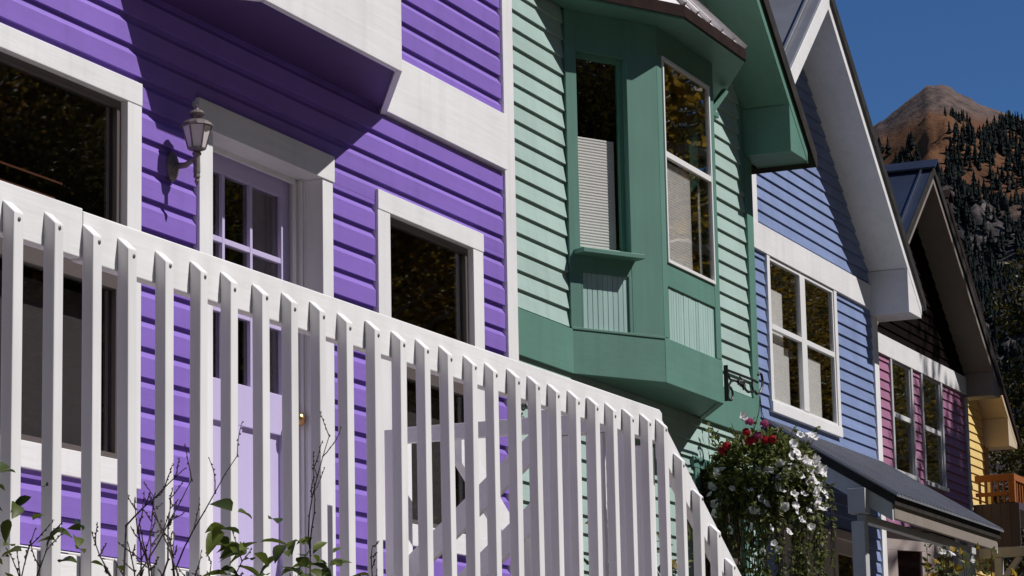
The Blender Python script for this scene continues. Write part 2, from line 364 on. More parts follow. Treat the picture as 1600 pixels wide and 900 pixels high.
# ---------------------------------------------------------------- gable roofs
def gable(parent, xc, za, s, xl, xr, yf, yw, yb, fh, rt, fmat, smat, rmat, seams='none', eave=0.11, ridge=True, seam_step=0.42, edge=None, thin_left=False):
    """fascia bottom line z = za - s*|x-xc|; fascia front at yf, wall at yw, roof runs back to yb"""
    zb = lambda x: za - s*abs(x-xc)
    for side, xe in ((-1, xl), (1, xr)):
        hl = fh if (side > 0 or not thin_left) else fh+rt-0.035
        MB().prism([(xc, za), (xe, zb(xe)), (xe, zb(xe)+hl), (xc, za+hl)], 'y', yf if hl == fh else yf-0.022, yf+0.04).build("rake_board", fmat, parent, 0.003)
        MB().prism([(xc, za+0.012), (xe, zb(xe)+0.012), (xe, zb(xe)+0.05), (xc, za+0.05)], 'y', yf+0.042, yw+0.02).build("soffit", smat, parent)
        xo = xe + side*eave
        MB().prism([(xc, za+fh+0.004), (xo, zb(xo)+fh+0.004), (xo, zb(xo)+fh+rt), (xc, za+fh+rt)], 'y', yf-0.016, yb).build("roof_slope", rmat, parent, 0.004)
        # turned-down metal edge along the rake
        if side > 0 or not thin_left: MB().prism([(xc, za+fh-0.02), (xo, zb(xo)+fh-0.02), (xo, zb(xo)+fh+rt+0.012), (xc, za+fh+rt+0.012)], 'y', yf-0.024, yf-0.018).build("rake_flashing", edge or rmat, parent)
        if seams in ('both', 'left') and (side < 0 or seams == 'both'):
            y = yf + 0.1
            while y < min(yb, yf + 9):
                z0 = zb(xo)+fh+rt; z1 = za+fh+rt
                MB().prism([(xc+side*0.02, z1), (xo, z0), (xo, z0+0.032), (xc+side*0.02, z1+0.032)], 'y', y, y+0.022).build("roof_seam", rmat, parent)
                y += seam_step
    if ridge:
        zr = za+fh+rt
        MB().prism([(xc-0.14, zr-0.14*s+0.04), (xc, zr+0.045), (xc+0.14, zr-0.14*s+0.04), (xc+0.14, zr-0.14*s+0.065), (xc, zr+0.075), (xc-0.14, zr-0.14*s+0.065)], 'y', yf-0.07, yb).build("ridge_cap", rmat, parent)
def eave_box(parent, x0, x1, yf, yw, zbot, zb, fmat):
    return MB().prism([(x0, zbot), (x1, zbot), (x1, zb(x1)+0.0), (x0, zb(x0)+0.0)], 'y', yf+0.003, yw).build("eave_return", fmat, parent, 0.004)

# ================================================================ GROUND
def ground_z(x, y):
    t = min(1, max(0, (y+4.2)/1.6)); t = t*t*(3-2*t)
    return 1.25*t + max(0, min(1.2, (x-12)*0.03))*t
mb = MB(); NX, NY = 60, 40
xs = [-40 + 120*i/NX for i in range(NX+1)]; ys = [-30 + 45*j/NY for j in range(NY+1)]
for y in ys:
    for x in xs: mb.v.append((x, y, ground_z(x, y)))
for j in range(NY):
    for i in range(NX):
        a = j*(NX+1)+i; mb.f.append((a, a+1, a+NX+2, a+NX+1))
tag(mb.build("ground", M['grass'], smooth=True), kind='structure')
mb = MB(); mb.v = [(-9000,-9000,-0.3),(9000,-9000,-0.3),(9000,9000,-0.3),(-9000,9000,-0.3)]; mb.f = [(0,1,2,3)]
tag(mb.build("valley_floor", M['grass']), kind='structure')
tag(box("road", M['asphalt'], None, -60, 90, -17, -7.2, -0.2, 0.004, 0), kind='structure')
tag(box("pavement", M['concrete'], None, -60, 90, -7.18, -5.0, -0.2, 0.13, 0), kind='structure')

# ================================================================ PURPLE HOUSE
H = empty("purple_house", (0,0.034,0)); tag(H, "purple clapboard house with white trim and lilac door behind the white balustrade", "house")
holes = [(8.36, 9.29, 2.94, 4.39), (9.87, 10.93, 2.2, 4.44), (11.51, 12.50, 2.92, 4.385), (9.5, 11.3, 4.9, 6.5)]
siding(H, M['purple'], 'cove', 2.608, 7.2, 0.1172, 0.0, lambda z: (5.6, 12.95), holes)
house_shell(H, M['purple'], 5.6, 12.93, 0.03, 8.6, 0.6, 7.2)
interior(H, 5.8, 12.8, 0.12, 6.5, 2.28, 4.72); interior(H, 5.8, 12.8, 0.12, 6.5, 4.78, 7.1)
box("corner_board", M['white_v'], H, 12.868, 12.995, -0.034, 0.11, 1.6, 7.2)
box("skirt_board", M['white'], H, 5.6, 12.866, -0.034, 0.02, 2.30, 2.60)
box("foundation_wall", M['concrete'], H, 5.6, 12.9, 0.0, 0.25, 0.3, 2.29)
for a, b in ((5.6, 9.19), (11.50, 12.866)):
    box("belly_band", M['white'], H, a, b, -0.048, 0.02, 4.815, 5.10)
# windows
window(H, 8.358, 9.256, 2.97, 4.36, -0.034, (0.105,0.105,0.09,0.097), M['white'], M['bronze'], 0.03, 0.028, rails=[(3.62,3.70)], pane=M['glass_dark'], sill_out=0.003)
W2 = window(H, 11.548, 12.463, 2.95, 4.348, -0.034, (0.128,0.118,0.092,0.10), M['white'], M['bronze'], 0.03, 0.028, rails=[(3.62,3.70)], pane=M['glass_dark'], head_over=(0.0,0.004), sill_out=0.003)
window(H, 6.2, 7.6, 2.97, 4.36, -0.034, (0.105,0.105,0.09,0.097), M['white'], M['bronze'], 0.03, 0.028, rails=[(3.62,3.70)], pane=M['glass_dark'])
for i, z in enumerate((3.80, 3.865, 3.93, 3.995)):
    box("blind_slat", M['slat'], H, 8.42, 8.86 + 0.05*i, 0.10, 0.104, z, z+0.008, 0)
box("window_blind", M['grey_panel'], H, 8.37, 9.25, 0.09, 0.094, 2.98, 3.60, 0); box("window_blind", M['grey_panel'], H, 11.56, 12.45, 0.09, 0.094, 2.96, 3.60, 0)  # plain grey panels added behind the lower sashes to set their tone
# door
D = empty("door", parent=H)
box("trim_board", M['white_v'], D, 9.808, 9.916, -0.034, 0.05, 2.34, 4.378)
box("trim_board", M['white_v'], D, 10.878, 10.977, -0.034, 0.05, 2.34, 4.378)
box("trim_board", M['white'], D, 9.795, 10.985, -0.040, 0.05, 4.379, 4.497)
box("door_jamb", M['white_v'], D, 10.884, 10.93, 0.052, 0.20, 2.34, 4.40)
box("door_jamb", M['white_v'], D, 10.872, 10.884, 0.062, 0.075, 2.36, 4.376, 0.001)
box("door_jamb", M['white_v'], D, 10.862, 10.884, 0.090, 0.108, 2.36, 4.376, 0.001)
box("door_jamb", M['white_v'], D, 9.87, 9.93, 0.052, 0.20, 2.34, 4.40)
box("door_jamb", M['white'], D, 9.93, 10.884, 0.052, 0.20, 4.386, 4.44)
box("door_jamb", M['white'], D, 9.93, 10.862, 0.090, 0.108, 4.364, 4.386, 0.001)
# leaf built as stiles and rails, glazing bars, panels
dl = MB(); dx0, dx1, dz0, dz1, dy = 9.965, 10.880, 2.36, 4.384, 0.131
gx0, gx1, gz0, gz1 = 10.06, 10.806, 3.43, 4.30
dl.box(dx0, gx0, dy, dy+0.042, dz0, dz1); dl.box(gx1, dx1, dy, dy+0.042, dz0, dz1)
dl.box(gx0, gx1, dy, dy+0.042, gz1, dz1); dl.box(gx0, gx1, dy, dy+0.042, 3.255, gz0); dl.box(gx0, gx1, dy, dy+0.042, dz0, 2.56)
dl.build("door_leaf", M['lilac'], D, 0.003)
bars = MB()
for x in (10.300, 10.540): bars.box(x-0.011, x+0.011, dy+0.002, dy+0.036, gz0, gz1)
for z in (3.722, 4.016):
    for a, b in ((gx0, 10.289), (10.311, 10.529), (10.551, gx1)): bars.box(a, b, dy+0.003, dy+0.035, z-0.012, z+0.012)
bars.build("glazing_bars", M['lilac'], D, 0.002)
for xa, xb in ((gx0, 10.289), (10.311, 10.529), (10.551, gx1)):
    for za, zb_ in ((gz0, 3.71), (3.734, 4.004), (4.028, gz1)):
        MB().box(xa, xb, dy+0.018, dy+0.022, za, zb_).build("pane", M['glass_dark'], D)
for xa, xb in ((gx0, 10.415), (10.455, gx1)):
    box("door_panel", M['lilac'], D, xa+0.0, xb, dy+0.018, dy+0.034, 2.56, 3.255, 0.002)
box("door_mullion", M['lilac'], D, 10.415, 10.455, dy+0.001, dy+0.041, 2.56, 3.255, 0.003)
kn = MB(); kn.lathe([(0.0, -0.03), (0.022, -0.027), (0.030, -0.012), (0.030, 0.004), (0.020, 0.014), (0.012, 0.02), (0.012, 0.045), (0.028, 0.05), (0.028, 0.056)], (0,0,0), 16)
k = kn.build("door_knob", M['brass'], D, smooth=True); k.location = (10.842, dy-0.056, 3.325); k.rotation_euler = (R(-90), 0, 0)
# upper bay: white skirt, purple underside
B = empty("bay_window", (0,-0.034,0), parent=H)
FL, FR, CL, CR, BY = (9.640, -0.394), (10.868, -0.394), (9.20, 0.0), (11.517, 0.0), 0
def bay_poly(off):
    """bay outline grown outwards by off"""
    return None
def facet_board(parent, name, mat, p, q, z0, z1, t_in, t_out, ext0=0.0, ext1=0.0, bevel=0.003):
    """an upright board on the facet from p to q (plan), t_out outwards, t_in inwards"""
    p = Vector(p); q = Vector(q); d = (q-p); L_ = d.length; d.normalize()
    o = MB().box(-ext0, L_+ext1, -t_out, t_in, z0, z1).build(name, mat, parent, bevel)
    o.location = (p.x, p.y, 0); o.rotation_euler = (0, 0, math.atan2(d.y, d.x)); return o
fan = [(CL[0]+0.03, 0.0), (FL[0]+0.012, FL[1]+0.022), (FR[0]-0.012, FR[1]+0.022), (CR[0]-0.03, 0.0)]
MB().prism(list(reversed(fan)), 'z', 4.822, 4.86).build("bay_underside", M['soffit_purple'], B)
for (p, q) in ((CL, FL), (FL, FR), (FR, CR)):
    facet_board(B, "bay_skirt", M['white'], p, q, 4.806, 5.195, 0.03, 0.0, -0.001, -0.001, 0.002)
    facet_board(B, "bay_head", M['white'], p, q, 6.25, 6.55, 0.03, 0.0, -0.001, -0.001, 0.002)
facet_board(B, "bay_corner_post", M['white_v'], (10.745, -0.394), FR, 5.197, 6.25, 0.05, -0.001)
facet_board(B, "bay_corner_post", M['white_v'], FL, (9.76, -0.394), 5.197, 6.25, 0.05, -0.001)
facet_board(B, "bay_side", M['white_v'], FR, CR, 5.197, 6.25, 0.03, -0.001); facet_board(B, "bay_side", M['white_v'], CL, FL, 5.197, 6.25, 0.03, -0.001)
bw = ring(9.762, 10.743, -0.36, -0.33, 5.2, 6.25, 0.03).build("bay_sash", M['bronze'], B)
MB().box(9.79, 10.72, -0.347, -0.343, 5.225, 6.225).build("pane", M['glass_dark'], B)
MB().prism([(9.1, 0.05), (9.6, -0.46), (10.9, -0.46), (11.6, 0.05)], 'z', 6.55, 6.62).build("bay_roof", M['metal_roof'], B)
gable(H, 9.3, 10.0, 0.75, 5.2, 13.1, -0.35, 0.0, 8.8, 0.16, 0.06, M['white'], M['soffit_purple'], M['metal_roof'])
MB().prism([(5.6, 7.2), (12.95, 7.2), (9.3, 9.94)], 'y', 0.0, 0.1).build("gable_wall", M['purple'], H)

# wall lantern
T = empty("wall_lantern", (9.61, -0.100, 4.24)); tag(T, "small tapered carriage lantern with frosted panes on the purple wall left of the door", "lamp")
def hexprof(r0, r1, z0, z1, n=6, a0=0.0):
    mb = MB(); mb.v = [(r0*math.cos(a0+2*math.pi*i/n), r0*math.sin(a0+2*math.pi*i/n), z0) for i in range(n)] + [(r1*math.cos(a0+2*math.pi*i/n), r1*math.sin(a0+2*math.pi*i/n), z1) for i in range(n)]
    mb.f = [tuple(range(n-1,-1,-1)), tuple(range(n, 2*n))] + [(i, (i+1)%n, n+(i+1)%n, n+i) for i in range(n)]
    return mb
hexprof(0.033, 0.056, -0.004, 0.083).build("lantern_glass", M['frosted'], T)
cg = MB()
for i in range(6):
    a = 2*math.pi*i/6; cg.bar((0.034*math.cos(a), 0.034*math.sin(a), -0.006), (0.058*math.cos(a), 0.058*math.sin(a), 0.085), 0.005, 0.005)
cg.build("cage_bars", M['lampmetal'], T)
lt = MB(); lt.lathe([(0.066,0.084),(0.064,0.092),(0.048,0.104),(0.030,0.110),(0.020,0.112),(0.022,0.124),(0.033,0.132),(0.034,0.136),(0.024,0.146),(0.010,0.152),(0.005,0.160),(0.007,0.166),(0.0,0.172)], (0,0,0), 12)
lt.build("lantern_cap", M['lampmetal'], T, smooth=False)
lt = MB(); lt.lathe([(0.0,-0.155),(0.004,-0.150),(0.010,-0.135),(0.005,-0.128),(0.014,-0.120),(0.012,-0.108),(0.014,-0.10),(0.013,-0.035),(0.018,-0.030),(0.018,-0.022),(0.012,-0.018),(0.036,-0.008),(0.036,-0.004)], (0,0,0), 12)
lt.build("lantern_stem", M['lampmetal'], T, smooth=False)
lt = MB(); lt.tube([(0,0,-0.045),(0,0.02,-0.050),(0,0.05,-0.066),(0,0.11,-0.066)], [0.010,0.010,0.012,0.014], 8)
lt.build("lantern_arm", M['lampmetal'], T, smooth=True)
bp = MB(); bp.lathe([(0.0,0),(0.042,0.0),(0.040,0.010),(0.030,0.020),(0.014,0.026)], (0,0,0), 16, 1.0)
o = bp.build("wall_plate", M['lampmetal'], T, smooth=True); o.location = (0, 0.116, -0.066); o.rotation_euler = (R(90), 0, 0); o.scale = (1, 1.5, 1)

# ================================================================ PORCH AND BALUSTRADE
F = empty("porch_balustrade", (0,0,0)); tag(F, "long white picket balustrade along the raised porch and its stair", "railing")
RY = -1.5
ZT, ZB = 3.262, 3.124
box("rail", M['white'], F, 3.6, 6.545, RY, RY+0.038, ZB+0.006, ZT+0.006)
MB().prism([(6.548, ZB), (10.985, ZB), (10.985, ZT-0.012), (10.955, ZT), (6.548, ZT)], 'y', RY, RY+0.038).build("rail", M['white'], F, 0.004)
sl = 0.616
def zr(x): return 3.244 - sl*(x-10.955)
MB().prism([(10.988, zr(10.988)), (13.6, zr(13.6)), (13.6, zr(13.6)-0.155), (10.988, zr(10.988)-0.155)], 'y', RY+0.002, RY+0.037).build("stair_rail", M['white'], F, 0.003)
_pk = {}
def picket(x, zt, zbm, face_h=None):
    key = round(zt-zbm, 3)
    me = _pk.get(key)
    if me is None:
        h = zt-zbm; w, d = 0.046, 0.036
        mb = MB()
        mb.v = [(0,0,0),(w,0,0),(w,-d,0),(0,-d,0),(0,0,h),(w,0,h),(w,-d,h-0.034),(0,-d,h-0.034)]
        mb.f = [(3,2,1,0),(4,5,6,7),(0,1,5,4),(1,2,6,5),(2,3,7,6),(3,0,4,7)]
        me = mb.mesh("picket"); me.materials.append(M['white_v']); _pk[key] = me
    o = bpy.data.objects.new("picket", me); COL.objects.link(o); o.parent = F
    o.location = (x + rnd.uniform(-0.005,0.005), RY-0.0012, zbm+rnd.uniform(-0.004,0.004)); o.rotation_euler = (rnd.uniform(-0.002,0.002), rnd.uniform(-0.006, 0.006), rnd.uniform(-0.04,0.04))
    b = o.modifiers.new("bevel", 'BEVEL'); b.width = 0.0035; b.segments = 2
    s = bpy.data.objects.new("screw", screw_me); COL.objects.link(s); s.parent = o; s.location = (0.026+rnd.uniform(-0.004,0.004), -0.036, zt-zbm-0.050+rnd.uniform(-0.006,0.006))
    return o
sm = MB(); sm.lathe([(0.0065,0.0),(0.0065,0.0016),(0.004,0.003),(0.0,0.003)], (0,0,0), 10)
sm.v = [(x, -z, y) for x, y, z in sm.v]; screw_me = sm.mesh("screw"); screw_me.materials.append(M['steel'])
x0 = 6.351
for kk in range(-9, 25):
    x = x0 + 0.1899*kk
    if kk == 24: x = 10.905
    picket(x, 3.222 - 0.0003*kk, 2.06)
for i in range(11):
    x = 11.098 + 0.2015*i
    zt = 3.103 - 0.6455*0.2015*i
    picket(x, zt, zt-1.12)
box("rim_board", M['white'], F, 3.6, 10.985, RY+0.001, RY+0.037, 2.05, 2.325)
for i in range(10):
    y0 = RY+0.05 + i*0.143
    box("deck_board", M['deck'], F, 3.6, 10.96, y0, y0+0.138, 2.30, 2.338, 0.003)
# posts and end rail of the deck, with the two sloping guard boards
PX = 10.95
for (ya, yb, zt_) in ((-0.335, -0.247, 3.268), (-1.02, -0.93, 3.30), (-1.44, -1.35, 3.12)):
    box("post", M['white_v'], F, PX, PX+0.089, ya, yb, 1.3, zt_, 0.004)
box("end_rail", M['white'], F, PX+0.002, PX+0.04, -0.928, -0.337, 3.205, 3.272)
box("end_rail", M['white'], F, PX+0.002, PX+0.09, -1.348, -1.022, 3.19, 3.27)
for y in (-1.335, -1.235, -1.12): box("end_picket", M['white_v'], F, PX+0.03, PX+0.065, y, y+0.075, 1.9, 3.188)
for dz in (0.0, -0.285):
    MB().prism([(-0.332, 2.72+dz), (-0.332, 2.60+dz), (-0.935, 3.10+dz), (-0.935, 3.225+dz)], 'x', PX+0.02, PX+0.055).build("guard_board", M['white'], F, 0.003)
# stair: inner posts, stringers and treads
for i, (x, zt_) in enumerate(((11.62, 2.95), (12.35, 2.50), (13.05, 2.07))):
    box("post", M['white_v'], F, x, x+0.089, -0.66, -0.571, 0.9, zt_, 0.004)
MB().prism([(11.04, zr(11.04)+0.06), (13.5, zr(13.5)+0.06), (13.5, zr(13.5)-0.08), (11.04, zr(11.04)-0.08)], 'y', -0.569, -0.531).build("stair_rail", M['white'], F, 0.003)
for y in (-1.44, -0.66):
    MB().prism([(10.99, 2.33), (13.5, 2.33-sl*2.51), (13.5, 2.05-sl*2.51), (10.99, 2.05)], 'y', y, y+0.04).build("stringer", M['white'], F, 0.003)
for i in range(8):
    box("tread", M['deck'], F, 11.04+0.29*i, 11.33+0.29*i, -1.398, -0.662, 2.12-0.178*i, 2.155-0.178*i, 0.003)

# small iron ornament on the corner board
mb = MB()
def spiral(c, r0, r1, a0, a1, n=16, plane='xz', y=0):
    return [(c[0]+(r0+(r1-r0)*i/(n-1))*math.cos(a0+(a1-a0)*i/(n-1)), y, c[1]+(r0+(r1-r0)*i/(n-1))*math.sin(a0+(a1-a0)*i/(n-1))) for i in range(n)]
mb.tube(spiral((0, 0), 0.012, 0.045, 0, 8.0), 0.006, 5); mb.tube(spiral((0, -0.085), 0.012, 0.035, 3.1, -4.5), 0.006, 5)
o = mb.build("wall_ornament", M['iron']); o.location = (12.925, -0.043, 3.645); tag(o, "small black scroll ornament on the white corner board, low behind the pickets", "ornament")

# ================================================================ GREEN HOUSE
G = empty("green_house", (0,0.03,0)); tag(G, "mint clapboard house with dark green trim and a projecting bay window", "house")
GY = 1.12; gxc, gza, gs = 16.6, 9.84, 0.90
gzb = lambda x: gza - gs*abs(x-gxc)
ew = 0.1161
gholes = [(16.50, 18.76, 4.45, 6.75), (18.70, 19.66, 2.6, 4.02), (13.9, 15.2, 2.6, 4.0)]
def gxr(z):
    if z < 6.45: return (13.0, 19.95)
    hw = (gza+0.03 - z)/gs
    return (max(13.0, gxc-hw), min(19.95, gxc+hw))
siding(G, M['mint'], 'bevel', 4.6575-ew*22, 9.7, ew, GY+0.004, gxr, gholes)
house_shell(G, M['mint'], 13.0, 19.98, GY+0.03, 9.8, 0.9, 6.5)
interior(G, 13.2, 19.8, GY+0.25, 7.0, 1.9, 4.3); interior(G, 13.2, 19.8, GY+0.12, 7.0, 4.36, 6.9)
box("corner_board", M['green_v'], G, 19.935, 20.075, GY-0.03, GY+0.11, 1.2, 6.475)
for a, b in ((13.0, 16.44), (18.84, 19.933)): box("belly_band", M['green'], G, a, b, GY-0.036, GY+0.02, 4.362, 4.645)
# lower window
window(G, 18.735, 19.63, 2.75, 4.005, GY-0.03, (0.11,0.10,0.075,0.09), M['green'], M['bronze'], 0.03, 0.02, rails=[(3.4,3.44)], pane=M['glass_dark'], head_over=(0.03,0.03))
# bay
GB = empty("bay_window", (0,-0.03,0), parent=G)
CLg, FLg, FRg, CRg = Vector((16.43, GY)), Vector((17.085, 0.742)), Vector((18.185, 0.742)), Vector((18.84, GY))
ZB0, ZB1 = 4.362, 6.72
MB().prism([(CRg.x-0.04, GY), (FRg.x-0.012, FRg.y+0.022), (FLg.x+0.012, FLg.y+0.022), (CLg.x+0.04, GY)], 'z', ZB0+0.008, ZB0+0.05).build("bay_underside", M['green'], GB)
def facet(p, q):
    d = q-p; e_ = empty("bay_facet", (p.x, p.y, 0), math.atan2(d.y, d.x), None); return e_, d.length
def bay_face(p, q, wx0, wx1, wz0, wz1, panel, sash, shade, winlabel=None, shelf=False, nb=9, rec=0.05):
    d = q-p; Lx = d.length; ang = math.atan2(d.y, d.x)
    def pl(o): o.location = (p.x, p.y, 0); o.rotation_euler = (0, 0, ang); return o
    g = M['green']; gv = M['green_v']
    px0, px1, pz0, pz1 = panel
    pl(box("bay_apron", g, GB, 0.002, Lx-0.002, 0.0, 0.045, ZB0, pz0))
    if shelf: pl(box("bay_ledge", g, GB, 0.0, Lx, -0.006, 0.04, pz0-0.012, pz0+0.004, 0.002))
    pl(box("bay_stile", gv, GB, 0.002, wx0, 0.003, 0.055, pz0+0.004, ZB1))
    pl(box("bay_stile", gv, GB, wx1, Lx-0.002, 0.003, 0.055, pz0+0.004, ZB1))
    pl(box("bay_rail", g, GB, wx0, wx1, 0.005, 0.053, pz1, wz0))
    pl(box("bay_head", g, GB, wx0, wx1, 0.005, 0.053, wz1, ZB1))
    if px0 > wx0+0.005: pl(box("bay_stile", gv, GB, wx0, px0, 0.004, 0.053, pz0+0.004, pz1))
    if px1 < wx1-0.005: pl(box("bay_stile", gv, GB, px1, wx1, 0.004, 0.053, pz0+0.004, pz1))
    wv = (px1-px0)/nb
    for i in range(nb):
        pl(box("panel_board", M['bead'], GB, px0+wv*i+0.0015, px0+wv*(i+1)-0.0015, 0.016+rnd.uniform(0,0.002), 0.032, pz0+0.004, pz1, 0.003))
    pl(box("panel_back", g, GB, px0, px1, 0.033, 0.04, pz0+0.004, pz1, 0))
    # sash
    zm = (wz0+wz1)/2 if sash is None else sash[1]
    fmat = M['greenframe'] if sash is None else sash[0]
    fw = 0.035 if sash is None else 0.022
    yo = rec if sash is None else -0.008
    pl(ring(wx0, wx1, yo, yo+0.03, wz0, wz1, fw).build("sash_frame", fmat, GB, 0.002))
    pm = M['glass'] if sash is None else M['glass_old']
    if sash is None: pl(MB().box(wx0+fw-0.003, wx1-fw+0.003, yo+0.014, yo+0.018, wz0+fw-0.003, wz1-fw+0.003).build("pane", pm, GB))
    else:
      pl(box("meeting_rail", fmat, GB, wx0+fw, wx1-fw, yo+0.002, yo+0.028, zm-0.02, zm+0.02))
      pl(MB().box(wx0+fw-0.003, wx1-fw+0.003, yo+0.014, yo+0.018, wz0+fw-0.003, zm-0.018).build("pane", pm, GB))
      pl(MB().box(wx0+fw-0.003, wx1-fw+0.003, yo+0.014, yo+0.018, zm+0.018, wz1-fw+0.003).build("pane", pm, GB))
    sx0, sx1, sz0, sz1, n = shade
    h = (sz1-sz0)/n
    sb = MB()
    for i in range(n):     # pleats of the blind
        z = sz0+h*i; k = len(sb.v); y = yo+0.045
        sb.v += [(sx0,y,z),(sx1,y,z),(sx1,y-0.0025,z+h/2),(sx0,y-0.0025,z+h/2),(sx1,y,z+h),(sx0,y,z+h)]
        sb.f += [(k,k+1,k+2,k+3),(k+3,k+2,k+4,k+5)]
    pl(sb.build("window_blind", M['blind'], GB, fix=False))
    return pl
Lg = (FLg-CLg).length
pl = bay_face(CLg, FLg, 0.09, 0.50, 5.16, 6.46, (0.105, 0.475, 4.655, 5.02), None, (0.10, 0.45, 5.16, 5.92, 40), nb=9, shelf=True)
pl(box("window_sill", M['green'], GB, 0.035, 0.53, -0.10, 0.04, 5.125, 5.155, 0.003))
bay_face(FLg, FRg, 0.09, 1.00, 5.16, 6.54, (0.085, 1.02, 4.655, 5.005), (M['vinyl'], 5.885), (0.115, 0.66, 5.18, 5.86, 36), nb=20)
bay_face(FRg, CRg, 0.20, 0.62, 5.16, 6.46, (0.20, 0.62, 4.655, 5.02), None, (0.22, 0.58, 5.16, 5.92, 30), nb=9)
# bay roof: three metal slopes on a rusty drip edge
EZ = 6.81
el = [Vector((15.95, GY)), Vector((17.03, 0.53)), Vector((18.24, 0.53)), Vector((19.32, GY))]
tl = [Vector((16.75, GY)), Vector((17.35, GY-0.02)), Vector((17.92, GY-0.02)), Vector((18.5, GY))]
TZ = 7.45
MB().prism([tuple(p) for p in reversed(el)], 'z', EZ-0.09, EZ-0.075).build("bay_soffit", M['green'], GB)
for i in range(3):
    p, q = el[i], el[i+1]
    facet_board(GB, "drip_edge", M['drip'], p, q, EZ-0.075, EZ+0.004, 0.02, 0.012, 0.003, 0.003, 0.001)
    a, b = tl[i], tl[i+1]
    mb = MB(); mb.v = [(p.x,p.y,EZ+0.006),(q.x,q.y,EZ+0.006),(b.x,b.y,TZ),(a.x,a.y,TZ),(p.x,p.y,EZ-0.02),(q.x,q.y,EZ-0.02),(b.x,b.y,TZ-0.03),(a.x,a.y,TZ-0.03)]
    mb.f = [(0,1,2,3),(7,6,5,4),(0,4,5,1),(1,5,6,2),(2,6,7,3),(3,7,4,0)]
    mb.build("bay_roof_slope", M['pale_roof'], GB)
    n = 5
    dirv = Vector(((a.x+b.x)/2-(p.x+q.x)/2, (a.y+b.y)/2-(p.y+q.y)/2, TZ-EZ))
    for j in range(n+1):
        t = j/n; s0 = p.lerp(q, t); s1 = a.lerp(b, t)
        MB().bar((s0.x, s0.y-0.012, EZ+0.012), (s1.x, s1.y, TZ+0.008), 0.02, 0.035).build("roof_seam", M['pale_roof'], GB)
facet_board(GB, "corner_brace", M['green'], (18.84, GY-0.012), (19.28, GY-0.012), 6.62, 6.66, 0.02, 0.02)
MB().bar((18.6, 0.98, 6.42), (18.80, 0.87, 6.69), 0.04, 0.04).build("corner_brace", M['green'], GB)
gable(G, gxc, gza, gs, 12.9, 20.34, 0.73, GY, 10.2, 0.13, 0.10, M['green'], M['green'], M['edge_dark'], eave=0.16, edge=M['edge_dark'])
eave_box(G, 19.94, 20.345, 0.73, GY+0.02, 6.48, gzb, M['green'])
box("frieze_board", M['green'], G, 19.86, 19.934, GY-0.02, GY+0.02, 6.2, 6.9)

# wrought iron plant bracket on the bay, hook, and the hanging basket
K = empty("plant_bracket", (18.225, 0.735, 4.50)); tag(K, "black scrolled iron bracket on the lower corner of the green bay", "bracket")
mb = MB(); mb.box(-0.006, 0.006, -0.014, 0.014, -0.115, 0.13); mb.build("back_plate", M['iron'], K)
mb = MB()
mb.tube([(0.0,0,0.10),(0.25,0,0.103),(0.57,0,0.105),(0.66,0,0.100)], 0.0095, 6)
hook = [(0.66+0.075*math.sin(a)*1.0, 0, 0.06+0.06*math.cos(a)*0.9 - 0.012) for a in [R(d) for d in range(-20, 230, 18)]]
mb.tube([(0.60,0,0.03)]+[(0.63,0,0.015),(0.70,0,0.03),(0.755,0,0.075),(0.775,0,0.125),(0.755,0,0.165),(0.715,0,0.175),(0.68,0,0.155)], 0.0095, 6)
mb.tube([(0.02,0,-0.08),(0.05,0,0.0),(0.12,0,0.045),(0.22,0,0.05),(0.33,0,0.03),(0.45,0,0.005),(0.60,0,0.03)], 0.009, 6)
mb.tube([(0.02+0.0,0,-0.02)]+[(0.07+0.055*math.cos(a),0,-0.055+0.045*math.sin(a)) for a in [R(d) for d in range(150, -190, -20)]], 0.0085, 6)
mb.tube([(0.02,0,0.105),(0.04,0,0.07),(0.08,0,0.045),(0.14,0,0.04)], 0.008, 6)
mb.tube([(0.55,0,0.10),(0.535,0,0.06),(0.56,0,0.03)], 0.008, 6)
mb.build("scroll_arm", M['iron'], K)
mb = MB()
for (cx, cz, r0) in ((0.28,0.055,0.03),(0.34,0.035,0.028),(0.235,0.05,0.022)):
    for a in (20, 95, 165, 240, 310): mb.tube([(cx,-0.004,cz),(cx+r0*0.7*math.cos(R(a)),-0.010,cz+r0*0.7*math.sin(R(a))),(cx+r0*1.25*math.cos(R(a+15)),-0.004,cz+r0*1.25*math.sin(R(a+15)))], [0.010,0.011,0.003], 5)
mb.build("iron_leaf", M['iron'], K)

